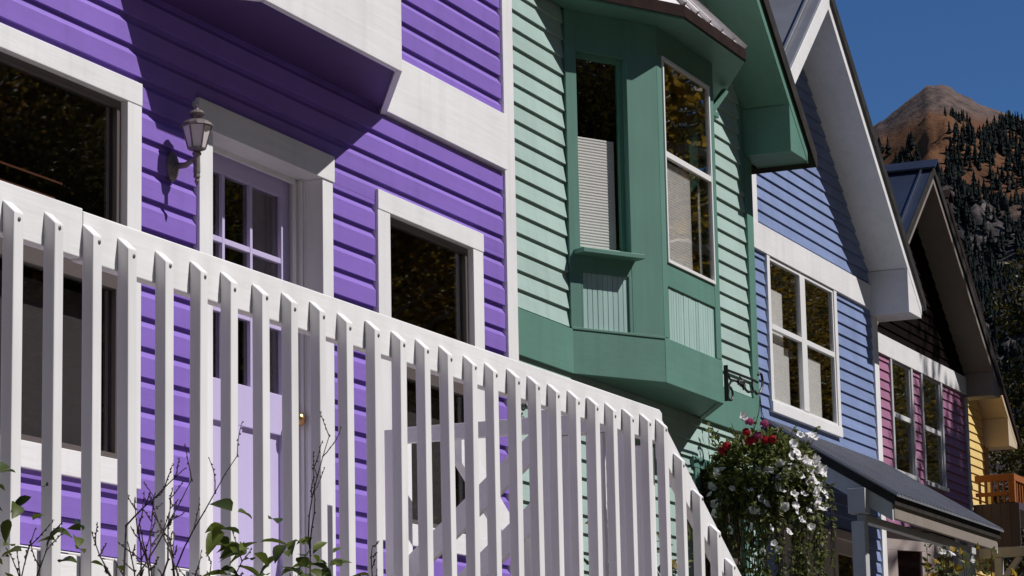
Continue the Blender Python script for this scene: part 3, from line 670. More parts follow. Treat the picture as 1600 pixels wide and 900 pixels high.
HX, HY, HZ = 18.93, 0.735, 4.515
Q = empty("hanging_basket", (HX, HY, 3.80)); tag(Q, "hanging basket overflowing with white petunias and a few red geraniums, under the iron bracket", "hanging basket")
mb = MB()
for a in (90, 210, 330): mb.tube([(0,0,HZ-3.80),(0.012*math.cos(R(a)),0.012*math.sin(R(a)),0.60),(0.19*math.cos(R(a)),0.19*math.sin(R(a)),0.06)], 0.0028, 5)
mb.build("hanger_wire", M['iron'], Q)
mb = MB(); mb.lathe([(0.0,-0.20),(0.08,-0.19),(0.15,-0.13),(0.19,-0.05),(0.205,0.05),(0.19,0.06),(0.0,0.055)], (0,0,0), 20)
mb.build("moss_pot", M['moss'], Q, smooth=True)
def leaf_quad(mb, c, t, nrm, l, w, curl=0.2, ribs=False):
    """pointed leaf: base, two shoulders, tip, folded along the midrib"""
    t = t.normalized(); s = t.cross(nrm)
    if s.length < 1e-4: s = t.orthogonal()
    s.normalize(); n = s.cross(t); k = len(mb.v)
    P = [c, c+t*l*0.35+s*w*0.5+n*w*curl, c+t*l*0.75+s*w*0.36+n*(w*curl*0.6-l*0.05), c+t*l-n*l*0.14, c+t*l*0.75-s*w*0.36+n*(w*curl*0.6-l*0.05), c+t*l*0.35-s*w*0.5+n*w*curl, c+t*l*0.55-n*l*0.02]
    mb.v += [tuple(p) for p in P]
    mb.f += [(k,k+1,k+6),(k+1,k+2,k+6),(k+2,k+3,k+6),(k+3,k+4,k+6),(k+4,k+5,k+6),(k+5,k,k+6)]
def rv(r): return Vector((r.gauss(0,1), r.gauss(0,1), r.gauss(0,1))).normalized()
rb = random.Random(11)
mb = MB(); vines = MB()
for i in range(3600):     # mounding crown
    d = rv(rb); d.z = d.z*0.75+0.12
    rr = 0.34*(0.55+0.45*rb.random()**0.5)
    c = Vector((d.x*rr*1.12, d.y*rr*1.12, 0.10+d.z*rr*1.15))
    if c.z < -0.12 and c.xy.length < 0.2: continue
    leaf_quad(mb, c, (d+rv(rb)*0.8+Vector((0,0,-0.25))), (d+rv(rb)*0.5), rb.uniform(0.035,0.07), rb.uniform(0.02,0.038))
for i in range(95):       # trailing stems
    a = rb.uniform(0, 2*math.pi); r0 = rb.uniform(0.16, 0.40); ln = rb.uniform(0.35, 0.95)
    if rb.random() < 0.25: ln *= 0.5
    pts = []
    for j in range(8):
        t = j/7; pts.append(Vector((math.cos(a)*(r0+0.06*math.sin(t*2.6)), math.sin(a)*(r0+0.06*math.sin(t*2.6)), 0.12-ln*t+0.08*math.sin(t*3)*(1-t))) + rv(rb)*0.02)
    vines.tube(pts, [0.004]*7+[0.002], 4)
    for j in range(int(ln*60)):
        t = rb.random()*7; ii = min(6, int(t)); c = pts[ii].lerp(pts[ii+1], t-ii)
        leaf_quad(mb, c+rv(rb)*0.012, rv(rb)+Vector((math.cos(a)*0.7, math.sin(a)*0.7, -0.5)), rv(rb)+Vector((math.cos(a), math.sin(a), 0.8)), rb.uniform(0.03,0.055), rb.uniform(0.015,0.028))
for i in range(16):       # upright sprigs
    a = rb.uniform(0, 2*math.pi); r0 = rb.uniform(0.02, 0.30)
    p = Vector((math.cos(a)*r0, math.sin(a)*r0, 0.30)); q = p + Vector((math.cos(a)*0.10, math.sin(a)*0.10, rb.uniform(0.12, 0.26)))
    vines.tube([p, p.lerp(q, 0.5)+rv(rb)*0.02, q], [0.004,0.003,0.002], 4)
    for j in range(9):
        c = p.lerp(q, rb.uniform(0.2, 1)); leaf_quad(mb, c, rv(rb)+Vector((0,0,0.5)), rv(rb), rb.uniform(0.03,0.055), rb.uniform(0.018,0.03))
tag(mb.build("foliage", M['basketleaf'], Q, fix=False), kind='stuff')
vines.build("trailing_stems", M['bark'], Q)
def petunia_mesh(mat, rad, nl=5, depth=0.9, seed=0):
    mb = MB(); n = nl*4; r3 = random.Random(seed); ph = [r3.uniform(-0.22, 0.22) for _ in range(nl)]; wv = r3.uniform(0, 6)
    mb.v.append((0,0,-rad*depth))
    for k_, (rf, z) in enumerate(((0.20, -0.45*rad), (0.62, 0.02*rad), (1.0, 0.02*rad))):
        for i in range(n):
            a = 2*math.pi*i/n; lob = 1+0.12*math.cos(nl*a)+0.5*ph[int((a*nl/(2*math.pi)+0.5))%nl] if k_ == 2 else 1
            zz = z + ((0.10*math.cos(2*nl*a)+1.6*ph[int((a*nl/(2*math.pi)+0.5))%nl]-0.25*math.cos(a+wv))*rad if k_ == 2 else 0)
            mb.v.append((rad*rf*lob*math.cos(a), rad*rf*lob*math.sin(a), zz))
    for i in range(n): mb.f.append((0, 1+i, 1+(i+1)%n))
    for k_ in range(2):
        for i in range(n): mb.f.append((1+k_*n+i, 1+(k_+1)*n+i, 1+(k_+1)*n+(i+1)%n, 1+k_*n+(i+1)%n))
    me = mb.mesh("petal", False); me.materials.append(mat)
    for p in me.polygons: p.use_smooth = True
    return me
wps = [petunia_mesh(M['wpetal'], 0.035, seed=q) for q in range(5)]; wp = wps[0]; pp = petunia_mesh(M['ppetal'], 0.038)
def geranium_mesh(mat):
    mb = MB(); r2 = random.Random(5)
    for i in range(40):
        d = rv(r2); d.z = abs(d.z)*0.8; c = d*0.036; t = d.orthogonal().normalized()
        for j in range(4):
            tt = Matrix.Rotation(j*math.pi/2 + r2.random(), 3, d) @ t; leaf_quad(mb, c, tt+d*0.25, d, 0.022, 0.020, 0.1)
    me = mb.mesh("petals", False); me.materials.append(mat); return me
gm = geranium_mesh(M['rpetal']); gp = geranium_mesh(M['ppetal'])
def bloom(me, name, pos, nd, sc=1.0):
    if me is wp: me = rb.choice(wps)
    o = bpy.data.objects.new(name, me); COL.objects.link(o); o.parent = Q; o.location = pos
    q = Vector(nd).to_track_quat('Z', 'Y'); o.rotation_mode = 'QUATERNION'; o.rotation_quaternion = q @ Matrix.Rotation(rb.uniform(0,6), 3, 'Z').to_quaternion(); o.scale = (sc, sc, sc)
# plan directions as seen from the street: u = to the right (mostly -y), v = towards the viewer
U = Vector((0.40, -0.916, 0)); V_ = Vector((-0.916, -0.40, 0))
def bpos(u, z, push=1.0):
    rr = 0.42*push; v = math.sqrt(max(0.0, rr*rr-u*u))*0.85
    return U*u + V_*v + Vector((0,0,z))
S_ = 1/218.0      # metres per picture unit of the list below
for (px, py, s) in ((1200,741,1),(1237,739,1.05),(1248,747,1),(1215,769,1.2),(1213,762,1.0),(1236,775,.85),(1270,754,1.0),(1258,758,.8),(1263,737,1.1),(1275,728,1.25),(1282,738,1.2),(1291,736,1.1),(1272,720,.7),(1238,702,.9),(1244,713,1.1),(1286,765,1.2),(1292,770,.9),(1272,775,1),(1121,786,1.0),(1113,770,.7),(1120,800,.9),(1188,783,1),(1252,775,.8),(1260,800,.8),(1247,815,.8),(1165,660,.9),(1131,735,.8),(1183,740,.7),(1176,742,.6),(1227,833,.8),(1210,860,.8),(1203,850,.7),(1237,795,.8),(1255,725,.9),(1125,745,.7),(1118,760,.9)):
    u = (px-1197)*S_; z = (745-py)*S_+0.13
    p = bpos(u, z, 1.0); nd = V_*0.7 + U*(u*1.5) + Vector((0,-0.2,0.35)) + rv(rb)*0.35
    bloom(wp, "white_flower", p, nd, s)
for i in range(44):
    px, py = (rb.gauss(1262, 22), rb.gauss(755, 36)) if i < 28 else (rb.gauss(1190, 38), rb.gauss(790, 40))
    if px > 1294 or px < 1112: continue
    bloom(wp, "white_flower", bpos((px-1197)*S_, (745-py)*S_+0.13, 1.0), V_*0.6 + U*((px-1197)*S_*1.6) + Vector((0,-0.2,0.3)) + rv(rb)*0.6, rb.uniform(0.65, 1.05))
for (px, py, me, nm) in ((1169,682,gm,"red_flower"),(1180,694,gm,"red_flower"),(1173,696,gm,"red_flower"),(1197,696,gm,"red_flower"),(1207,694,gm,"red_flower"),(1140,700,gm,"red_flower"),(1134,707,gm,"red_flower"),(1174,667,gp,"pink_flower"),(1186,688,gp,"pink_flower"),(1196,671,gp,"pink_flower")):
    u = (px-1197)*S_; z = (745-py)*S_+0.13
    bloom(me, nm, bpos(u, z, 0.85), V_*0.6+Vector((0,-0.3,0.7)), 0.72)

# flowers at the foot of the green house
def flower_clump(name, loc, label, seed, pet, n=26, w=0.35):
    r2 = random.Random(seed); e_ = empty(name, loc); tag(e_, label, "plant")
    lf = MB(); st = MB()
    fl = []
    for i in range(34):
        p = Vector((r2.gauss(0,w), r2.gauss(0,w*0.7), 0)); q = p + Vector((r2.gauss(0,0.06), r2.gauss(0,0.06), r2.uniform(0.9, 1.35)))
        st.tube([p, p.lerp(q,0.5)+rv(r2)*0.03, q], [0.006,0.005,0.003], 4); fl.append(q)
        for j in range(26):
            c = p.lerp(q, r2.uniform(0.15,1)); leaf_quad(lf, c, rv(r2)+Vector((0,0,0.3)), rv(r2), r2.uniform(0.05,0.09), r2.uniform(0.02,0.035))
    st.build("stems", M['bark'], e_); tag(lf.build("foliage", M['basketleaf'], e_, fix=False), kind='stuff')
    for q in fl[:n]:
        o = bpy.data.objects.new("bloom", r2.choice(pet)); COL.objects.link(o); o.parent = e_; o.location = q; o.rotation_euler = (R(r2.uniform(20,80)), 0, r2.uniform(-1,1)); o.scale = (1.1,1.1,1.1)
vp = petunia_mesh(M['vpetal'], 0.04); yp = petunia_mesh(M['goldleaf'], 0.04)
flower_clump("flowering_plant", (15.9, 0.45, 2.02), "violet and yellow flowers glimpsed low between the stair pickets", 3, [vp, yp, vp], 12, 0.2)
flower_clump("flowering_plant", (26.4, 1.3, 2.75), "yellow and white blooms at the bottom edge beside the blue porch post", 4, [yp, wp, yp], 20, 0.28)

# ================================================================ BLUE HOUSE
U_ = empty("blue_house", (0,0.036,0)); tag(U_, "blue clapboard house with white gable trim and a metal roofed porch", "house")
BYW = 2.69; bxc, bza, bs = 26.06, 9.37, 0.885
bzb = lambda x: bza - bs*abs(x-bxc)
def bxr(z):
    if z < 6.7: return (23.4, 28.56)
    hw = (bza+0.03-z)/bs
    return (max(23.4, bxc-hw), min(28.62, bxc+hw))
siding(U_, M['blue'], 'bevel', 5.4555-0.116*30, 9.25, 0.116, BYW+0.004, bxr, [(25.16, 27.25, 5.36, 6.82), (25.3, 27.95, 1.9, 4.33)])
house_shell(U_, M['blue'], 23.4, 28.60, BYW+0.03, 11, 1.0, 6.8)
interior(U_, 23.6, 28.4, BYW+0.3, 8, 1.9, 4.45); interior(U_, 23.6, 28.4, BYW+0.12, 8, 4.6, 7.0)
box("corner_board", M['white_v'], U_, 28.562, 28.725, BYW-0.03, BYW+0.1, 1.4, 6.73)
box("corner_board", M['white_v'], U_, 24.69, 24.915, BYW-0.03, BYW+0.02, 7.05, 8.1)
box("belly_band", M['white'], U_, 23.4, 28.56, BYW-0.04, BYW+0.02, 6.792, 7.05)
bwin = window(U_, 25.20, 27.20, 5.41, 6.785, BYW-0.036, (0.08,0.09,0,0.10), M['white'], M['vinyl'], 0.012, 0.03, rails=[(6.10,6.15)], posts=[(26.115,26.275)], pane=M['glass'], sill_out=0.01)
box("window_blind", M['blind'], bwin, 25.22, 25.78, BYW+0.05, BYW+0.055, 5.4, 6.52, 0)
box("window_blind", M['blind'], bwin, 25.80, 26.05, BYW+0.09, BYW+0.095, 5.4, 6.03, 0)
box("window_blind", M['blind'], bwin, 26.28, 26.92, BYW+0.05, BYW+0.055, 5.4, 6.02, 0)
gable(U_, bxc, bza, bs, 23.1, 29.0, 2.254, BYW, 11.5, 0.15, 0.10, M['white'], M['white'], M['metal_roof'], seams='left', eave=0.10, seam_step=0.62, edge=M['edge_dark'], thin_left=True)
eave_box(U_, 28.52, 28.985, 2.254, BYW+0.02, 6.735, bzb, M['white'])
# porch
PR = empty("porch", (0,-0.036,0), parent=U_)
pz = lambda y: 5.215 - (BYW-y)*0.628
def slab(y0, y1, dz0, dz1): return [(y0, pz(y0)+dz0), (y1, pz(y1)+dz0), (y1, pz(y1)+dz1), (y0, pz(y0)+dz1)]
MB().prism(slab(1.44, BYW-0.025, -0.02, 0.0), 'x', 24.76, 28.61).build("porch_roof", M['metal_roof'], PR)
MB().prism(slab(1.47, BYW-0.03, -0.11, -0.022), 'x', 24.79, 28.58).build("roof_edge", M['edge_dark'], PR)
for i in range(32):
    x = 24.80 + i*0.12
    MB().prism(slab(1.436, BYW-0.027, 0.0, 0.014), 'x', x, x+0.03).build("roof_rib", M['metal_roof'], PR)
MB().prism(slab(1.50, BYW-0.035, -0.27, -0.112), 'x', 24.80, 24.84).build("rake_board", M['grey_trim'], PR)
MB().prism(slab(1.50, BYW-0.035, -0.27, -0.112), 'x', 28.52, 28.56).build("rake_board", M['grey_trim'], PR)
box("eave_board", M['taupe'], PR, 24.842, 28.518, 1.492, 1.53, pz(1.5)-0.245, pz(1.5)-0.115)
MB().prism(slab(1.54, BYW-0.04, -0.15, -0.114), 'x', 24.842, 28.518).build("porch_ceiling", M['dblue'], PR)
box("porch_beam", M['grey_trim'], PR, 24.84, 28.7, 1.76, 1.84, 4.21, 4.275)
for x in (24.72, 28.36):
    box("porch_post", M['grey_trim'], PR, x, x+0.12, 1.74, 1.86, 1.6, 4.208)
    box("post_block", M['grey_trim'], PR, x-0.02, x+0.14, 1.72, 1.88, 4.277, 4.50)
# doors under the porch; the beige colour stands in for white in shade
def porch_door(x0, x1, zt, name, lab=None):
    d = empty(name, parent=U_)
    box("trim_board", M['beige'], d, x0-0.08, x1+0.08, BYW-0.035, BYW+0.03, zt, zt+0.085)
    box("trim_board", M['beige'], d, x0-0.08, x0, BYW-0.03, BYW+0.03, 1.9, zt); box("trim_board", M['beige'], d, x1, x1+0.08, BYW-0.03, BYW+0.03, 1.9, zt)
    lf = ring(x0, x1, BYW+0.01, BYW+0.05, 1.95, zt, 0.14); lf.build("door_leaf", M['beige'], d, 0.003)
    MB().box(x0+0.138, x1-0.138, BYW+0.03, BYW+0.034, 2.08, zt-0.138).build("pane", M['glass_dark'], d)
porch_door(25.42, 26.30, 4.22, "porch_door"); porch_door(27.00, 27.85, 4.30, "porch_door")
box("door_surround", M['beige'], U_, 26.39, 26.83, BYW-0.03, BYW+0.03, 1.9, 4.36)
box("porch_floor", M['grey_trim'], PR, 24.7, 28.6, 1.5, BYW-0.02, 1.75, 1.87)

# ================================================================ PLUM HOUSE
Pk = empty("plum_house", (0,0.035,0)); tag(Pk, "plum coloured clapboard house with dark gable between the blue and yellow houses", "house")
PY = 3.9; pxc, pza, ps = 34.42, 9.40, 0.805
pzb = lambda x: pza - ps*abs(x-pxc)
siding(Pk, M['pink'], 'bevel', 4.0, 7.06, 0.1155, PY+0.004, lambda z: (31.9, 36.93), [(33.43, 34.32, 5.68, 7.06), (34.78, 35.70, 5.68, 7.06)])
house_shell(Pk, M['pink'], 31.9, 36.96, PY+0.03, 12, 1.2, 7.2)
interior(Pk, 32.1, 36.7, PY+0.12, 9, 4.6, 7.1)
box("corner_board", M['grey_trim'], Pk, 36.90, 37.02, PY-0.03, PY+0.1, 1.6, 7.04)
box("belly_band", M['white'], Pk, 31.9, 36.95, PY-0.04, PY+0.02, 7.07, 7.31)
for xa, xb in ((33.46, 34.29), (34.82, 35.67)):
    ww = window(Pk, xa, xb, 5.71, 7.065, PY-0.035, (0.07,0.07,0,0.05), M['grey_trim'], M['grey_trim'], 0.02, 0.025, rails=[(6.37,6.43,M['vinyl'])], pane=M['glass_dark'], sill_out=0.03)
def prow(z):
    hw = (pza+0.03-z)/ps; return (max(31.9, pxc-hw), min(36.98, pxc+hw))
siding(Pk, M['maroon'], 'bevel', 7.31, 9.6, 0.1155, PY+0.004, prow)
gable(Pk, pxc, pza, ps, 31.5, 37.32, 3.505, PY, 12.4, 0.13, 0.10, M['taupe'], M['taupe'], M['blue_roof'], seams='left', eave=0.12, seam_step=0.62, edge=M['edge_dark'])
eave_box(Pk, 36.96, 37.30, 3.505, PY+0.02, 7.045, pzb, M['taupe'])
# beige ground-floor bay
LB = empty("ground_floor_bay", (0,-0.035,0), parent=Pk)
q0, q1, q2, q3 = Vector((32.75, PY)), Vector((33.45, 3.50)), Vector((34.6, 3.50)), Vector((35.3, PY))
for p, q, gx in ((q0, q1, (0.22, 0.62)), (q1, q2, (0.2, 0.95)), (q2, q3, (0.2, 0.6))):
    d = q-p; L_ = d.length
    facet_board(LB, "bay_frieze", M['beige'], p, q, 4.70, 4.93, 0.04, 0.0)
    facet_board(LB, "bay_stile", M['beige'], p, p+d*(gx[0]/L_), 2.0, 4.698, 0.04, 0.0); facet_board(LB, "bay_stile", M['beige'], p+d*(gx[1]/L_), q, 2.0, 4.698, 0.04, 0.0)
    facet_board(LB, "bay_apron", M['beige'], p+d*(gx[0]/L_), p+d*(gx[1]/L_), 2.0, 3.4, 0.04, -0.002)
    facet_board(LB, "pane", M['glass_dark'], p+d*(gx[0]/L_), p+d*(gx[1]/L_), 3.4, 4.698, 0.03, -0.022)
MB().prism([(q3.x+0.1, PY), (q2.x+0.03, 3.44), (q1.x-0.03, 3.44), (q0.x-0.1, PY)], 'z', 4.935, 4.98).build("bay_roof", M['drip'], LB)
o = MB().box(0,1,0,0.02,0,1).build("lower_wall", M['beige'], Pk); o.location = (31.9, PY-0.0, 1.6); o.scale = (5.0, 1, 2.4)

# ================================================================ YELLOW HOUSE
Yh = empty("yellow_house", (0,0.03,0)); tag(Yh, "yellow clapboard house with cream eaves and orange timber balcony at far right", "house")
YY = 4.3; yxc, yza, ys_ = 36.6, 9.50, 0.86
yzb = lambda x: yza - ys_*abs(x-yxc)
siding(Yh, M['yellow'], 'bevel', 4.4, 8.0, 0.1155, YY+0.004, lambda z: (37.2, 39.42) if z < 7 else (37.2, min(39.42, yxc+(yza+0.03-z)/ys_)))
house_shell(Yh, M['yellow'], 37.2, 39.5, YY+0.03, 12, 1.2, 6.9)
box("corner_board", M['ochre'], Yh, 39.42, 39.58, YY-0.03, YY+0.1, 1.6, 6.70)
gable(Yh, yxc, yza, ys_, 37.6-2.6, 39.88, 3.93, YY, 12.4, 0.13, 0.08, M['cream'], M['cream'], M['drip'], eave=0.1, edge=M['drip'])
eave_box(Yh, 39.42, 39.87, 3.93, YY+0.02, 6.68, yzb, M['cream'])
BL = empty("balcony", (0,-0.03,0), parent=Yh)
bx, by0, by1, bz = 38.6, 3.72, 4.27, 6.19
box("balcony_rail", M['cedar'], BL, bx, bx+0.09, by0, by1, bz-0.09, bz); box("balcony_rail", M['cedar'], BL, bx+0.01, bx+0.08, by0+0.1, by1, 5.90, 5.95)
box("balcony_rail", M['cedar'], BL, bx+0.092, 41.5, by0, by0+0.09, bz-0.09, bz)
box("balcony_post", M['cedar'], BL, bx, bx+0.09, by0+0.002, by0+0.09, 5.80, bz-0.092)
for i in range(5): box("baluster", M['cedar'], BL, bx+0.02, bx+0.06, by0+0.14+i*0.085, by0+0.17+i*0.085, 5.80, bz-0.092)
for i in range(18): box("baluster", M['cedar'], BL, bx+0.22+i*0.15, bx+0.26+i*0.15, by0+0.02, by0+0.06, 5.80, bz-0.092)
for i in range(5): box("skirt_panel", M['slate_wood'], BL, bx, bx+0.03, by0-0.05+i*0.128, by0+0.075+i*0.128, 5.20, 5.79)
box("balcony_floor", M['slate_wood'], BL, bx+0.032, 41.5, by0-0.04, YY-0.03, 5.70, 5.795)
box("balcony_beam", M['grey_trim'], BL, bx-0.01, bx+0.1, by0-0.3, by1, 5.06, 5.19)
MB().bar((bx+0.05, 3.95, 4.75), (bx+0.05, 3.70, 5.06), 0.08, 0.07).build("knee_brace", M['grey_trim'], BL)
box("balcony_post", M['grey_trim'], BL, bx, bx+0.1, 3.95, 4.05, 1.6, 5.055)

# ================================================================ SHRUBS IN FRONT OF THE BALUSTRADE
def big_leaf_mesh(l, w, name="leaf"):
    mb = MB(); n = 5
    prof = [0.0, 0.75, 1.0, 0.85, 0.5, 0.0]
    for i, p in enumerate(prof):
        t = i/5; z = -0.34*l*t*t
        mb.v += [(-w/2*p, l*t, z+0.24*w*p), (0, l*t, z), (w/2*p, l*t, z+0.24*w*p)]
    for i in range(5):
        k = i*3; mb.f += [(k,k+1,k+4,k+3), (k+1,k+2,k+5,k+4)]
    me = mb.mesh(name, False); me.materials.append(M['shrubleaf'])
    for p in me.polygons: p.use_smooth = True
    return me
leafA = [big_leaf_mesh(0.055, 0.036), big_leaf_mesh(0.045, 0.026), big_leaf_mesh(0.065, 0.030)]
def shrub(loc, label, seed, stems, leaves, top):
    """loc on the ground; stems = list of (dx, dy, top z, lean) ; leaves = list of (x, y, z, count)"""
    r2 = random.Random(seed); e_ = empty("shrub", loc); tag(e_, label, "shrub")
    mb = MB()
    def grow(p, d, ln, rad, lev):
        pts = [p]; dd = d.normalized(); n = 6
        for i in range(n):
            dd = (dd + rv(r2)*0.13 + Vector((0,0,0.05))).normalized(); pts.append(pts[-1]+dd*ln/n)
        mb.tube(pts, [rad*(1-0.75*i/n)+0.0006 for i in range(n+1)], 5)
        # buds at the nodes
        for i in range(2, n+1):
            mb.tube([pts[i]-dd*0.003, pts[i]+rv(r2)*0.004, pts[i]+dd*0.004], [0.001, rad*0.9*(1-0.6*i/n)+0.0012, 0.0008], 4)
        if lev < 2:
            for i in range(2, n+1):
                for sgn in (-1, 1):
                    if r2.random() < (0.62 if lev == 0 else 0.45):
                        side = dd.cross(Vector((r2.gauss(0,1), r2.gauss(0,1), 0.1))).normalized()*sgn
                        grow(pts[i], (dd*0.85+side*0.75), ln*r2.uniform(0.12, 0.34), rad*(1-0.7*i/n)*0.6+0.0005, lev+1)
    for (dx, dy, h, lx, ly) in stems:
        grow(Vector((dx, dy, 0)), Vector((lx, ly, 1)), h, 0.0065, 0)
    mb.build("stems", M['bark'], e_)
    for (cx, cy, cz, sp, n, sc) in leaves:
        for i in range(n):
            o = bpy.data.objects.new("leaf", r2.choice(leafA)); COL.objects.link(o); o.parent = e_
            o.location = (cx+r2.gauss(0,sp), cy+r2.gauss(0,sp*0.7), cz+r2.gauss(0,sp*0.7))
            o.rotation_euler = (r2.uniform(-0.7, 0.9), r2.uniform(-0.7, 0.7), r2.uniform(0, 6.28)); s = sc*r2.uniform(0.45, 1.0); o.scale = (s, s, s)
YS = -2.2
gz = 1.30
def at(px_, z): return px_
shrub((5.12, YS, gz), "bare stemmed shrub at the left edge with yellow green leaves", 21, [(-0.10,0,0.80,-.1,0),(0,0,0.92,.06,0),(0.08,0.05,0.74,.1,0)], [(0.0,0,1.02,0.05,9,1.1),(-0.02,0,0.88,0.08,12,1.0)], 0)
shrub((5.36, YS+0.02, gz), "small shrub with upright oval leaves before the second and third pickets", 22, [(-0.05,0,0.82,-.06,0),(0.02,0,0.92,.1,0),(0.06,0,0.7,.14,0)], [(0.0,0,0.95,0.045,8,1.15),(0.06,0,0.86,0.06,8,1.0)], 0)
shrub((5.70, YS, gz), "leafless twiggy shrub before the purple siding", 23, [(-0.08,0,0.88,-.06,0),(-0.02,0.04,1.0,-.02,0),(0.05,0,0.94,.05,0),(0.10,0.03,0.8,.1,0)], [], 0)
shrub((6.02, YS, gz), "tall twiggy shrub with a dark leaf cluster before the lilac door", 24, [(-0.04,0,0.92,.0,0),(0.02,0.03,1.0,.03,0),(0.10,0,0.94,.09,0)], [(0.03,-0.05,0.97,0.05,26,1.4),(0.05,-0.04,0.88,0.055,14,1.2)], 0)
shrub((6.56, YS, gz), "leafy green shrub at the end of the row, before the siding right of the door", 25, [(-0.06,0,0.84,-.1,0),(0.0,0.03,1.0,.03,0),(0.06,0,0.86,.09,0)], [(0.0,0,0.98,0.05,20,1.2),(0.05,0,0.90,0.07,24,1.15)], 0)
# ================================================================ TREES
def leaf_diamond(mb, c, t, nrm, l, w):
    t = t.normalized(); s = t.cross(nrm)
    if s.length < 1e-4: s = t.orthogonal()
    s.normalize(); k = len(mb.v); f = s.cross(t)*(w*0.2)
    mb.v += [tuple(c), tuple(c+t*l*0.45+s*w*0.5+f), tuple(c+t*l), tuple(c+t*l*0.45-s*w*0.5+f)]
    mb.f.append((k,k+1,k+2,k+3))
def leafy_mesh(seed, h, cr, nleaf, ls, z0=0.25):
    """returns (trunk mesh, crown mesh) of a broadleaf tree"""
    r2 = random.Random(seed); tb = MB(); lf = MB()
    pts = [Vector((0,0,0))]; d = Vector((0,0,1))
    for i in range(10): d = (d+rv(r2)*0.06).normalized(); d.z = abs(d.z); pts.append(pts[-1]+d*h*0.95/10)
    tb.tube(pts, [0.018*h*(1-0.9*i/10)+0.01 for i in range(11)], 7)
    cl = []
    for i in range(34):
        t = r2.uniform(z0, 0.97); k = t*10*0.999; b = pts[int(k)].lerp(pts[min(10,int(k)+1)], k-int(k))
        a = r2.uniform(0, 6.28); ln = cr*(0.35+0.75*math.sin(math.pi*min(1, (t-z0)/(1-z0)*0.85+0.12)))*r2.uniform(0.6, 1.1)
        e_ = b + Vector((math.cos(a)*ln, math.sin(a)*ln, ln*r2.uniform(0.1, 0.7)))
        tb.tube([b, b.lerp(e_,0.5)+rv(r2)*0.1*ln, e_], [0.006*h*(1.1-t)+0.01, 0.004*h*(1.1-t)+0.008, 0.006], 5)
        for f in (0.55, 0.8, 1.0): cl.append((b.lerp(e_, f), ln*0.30+0.18))
    for i in range(nleaf):
        c, s = r2.choice(cl); p = c + rv(r2)*s*(r2.random()**0.4)
        leaf_diamond(lf, p, rv(r2), rv(r2), ls*r2.uniform(0.7,1.3), ls*0.75*r2.uniform(0.7,1.2))
    return tb.mesh("trunk"), lf.mesh("crown", False)
tm, cm = leafy_mesh(31, 12.0, 3.0, 36000, 0.085)
tm2, cm2 = leafy_mesh(32, 11.0, 2.8, 36000, 0.085)
def tree(name, loc, meshes, tmat, lmat, label, cat, group=None, sc=1.0, rz=0.0):
    e_ = empty(name, loc, rz); e_.scale = (sc, sc, sc); tag(e_, label, cat, group)
    for me, nm, mt in ((meshes[0], "trunk", tmat), (meshes[1], "crown", lmat)):
        key = (me.name, mt.name)
        m2 = _tc.get(key)
        if m2 is None:
            m2 = me.copy(); m2.materials.clear(); m2.materials.append(mt); _tc[key] = m2
        o = bpy.data.objects.new(nm, m2); COL.objects.link(o); o.parent = e_
        if nm == "crown": o['kind'] = 'stuff'
    return e_
_tc = {}
rt_ = random.Random(5)
spots = [(19,-13.5,1.0,1),(24,-15,1.1,0),(28.5,-12.5,.95,1),(33,-15.5,1.3,1),(38,-13,1.2,0),(43,-16,1.6,0),(48,-13.5,1.5,1),(54,-15,1.7,0),(60,-13,1.5,0),(66,-16,1.5,1),(72,-13,1.5,0),(79,-15,1.6,1),(87,-14,1.6,0),(96,-15,1.6,1),(30,-19,1.6,1),(41,-21,2.0,0),(52,-21,2.1,0),(64,-21,1.9,1),(77,-21,1.9,0)]
for i, (x, y, s, gcol) in enumerate(spots):
    tree("street_tree", (x, y, 0), (tm, cm) if i % 2 else (tm2, cm2), M['trunk'] if gcol == 0 else M['dtrunk'], M['goldleaf'] if gcol == 0 else M['greenleaf'],
         "autumn tree across the street, seen only as a reflection in the window panes", "tree", "trees reflected in the windows", s, rt_.uniform(0, 6.28))
tree("street_tree", (38.0, -4.6, 0.2), leafy_mesh(33, 12.0, 1.9, 9000, 0.13), M['trunk'], M['goldleaf'], "aspen beside the pavement whose shade dapples the plum house", "tree", None, 1.80, 1.1)
tree("dark_tree", (97, 15.2, 1.0), leafy_mesh(41, 21, 3.6, 26000, 0.20, 0.12), M['dtrunk'], M['darkleaf'], "dark tree with sparse yellow leaves at the right edge behind the yellow house", "tree")
tree("dark_tree", (62, 8.5, 1.0), leafy_mesh(42, 9.6, 2.6, 22000, 0.12, 0.1), M['dtrunk'], M['darkleaf'], "low dark green tree just right of the yellow house wall, above the orange balcony", "tree")

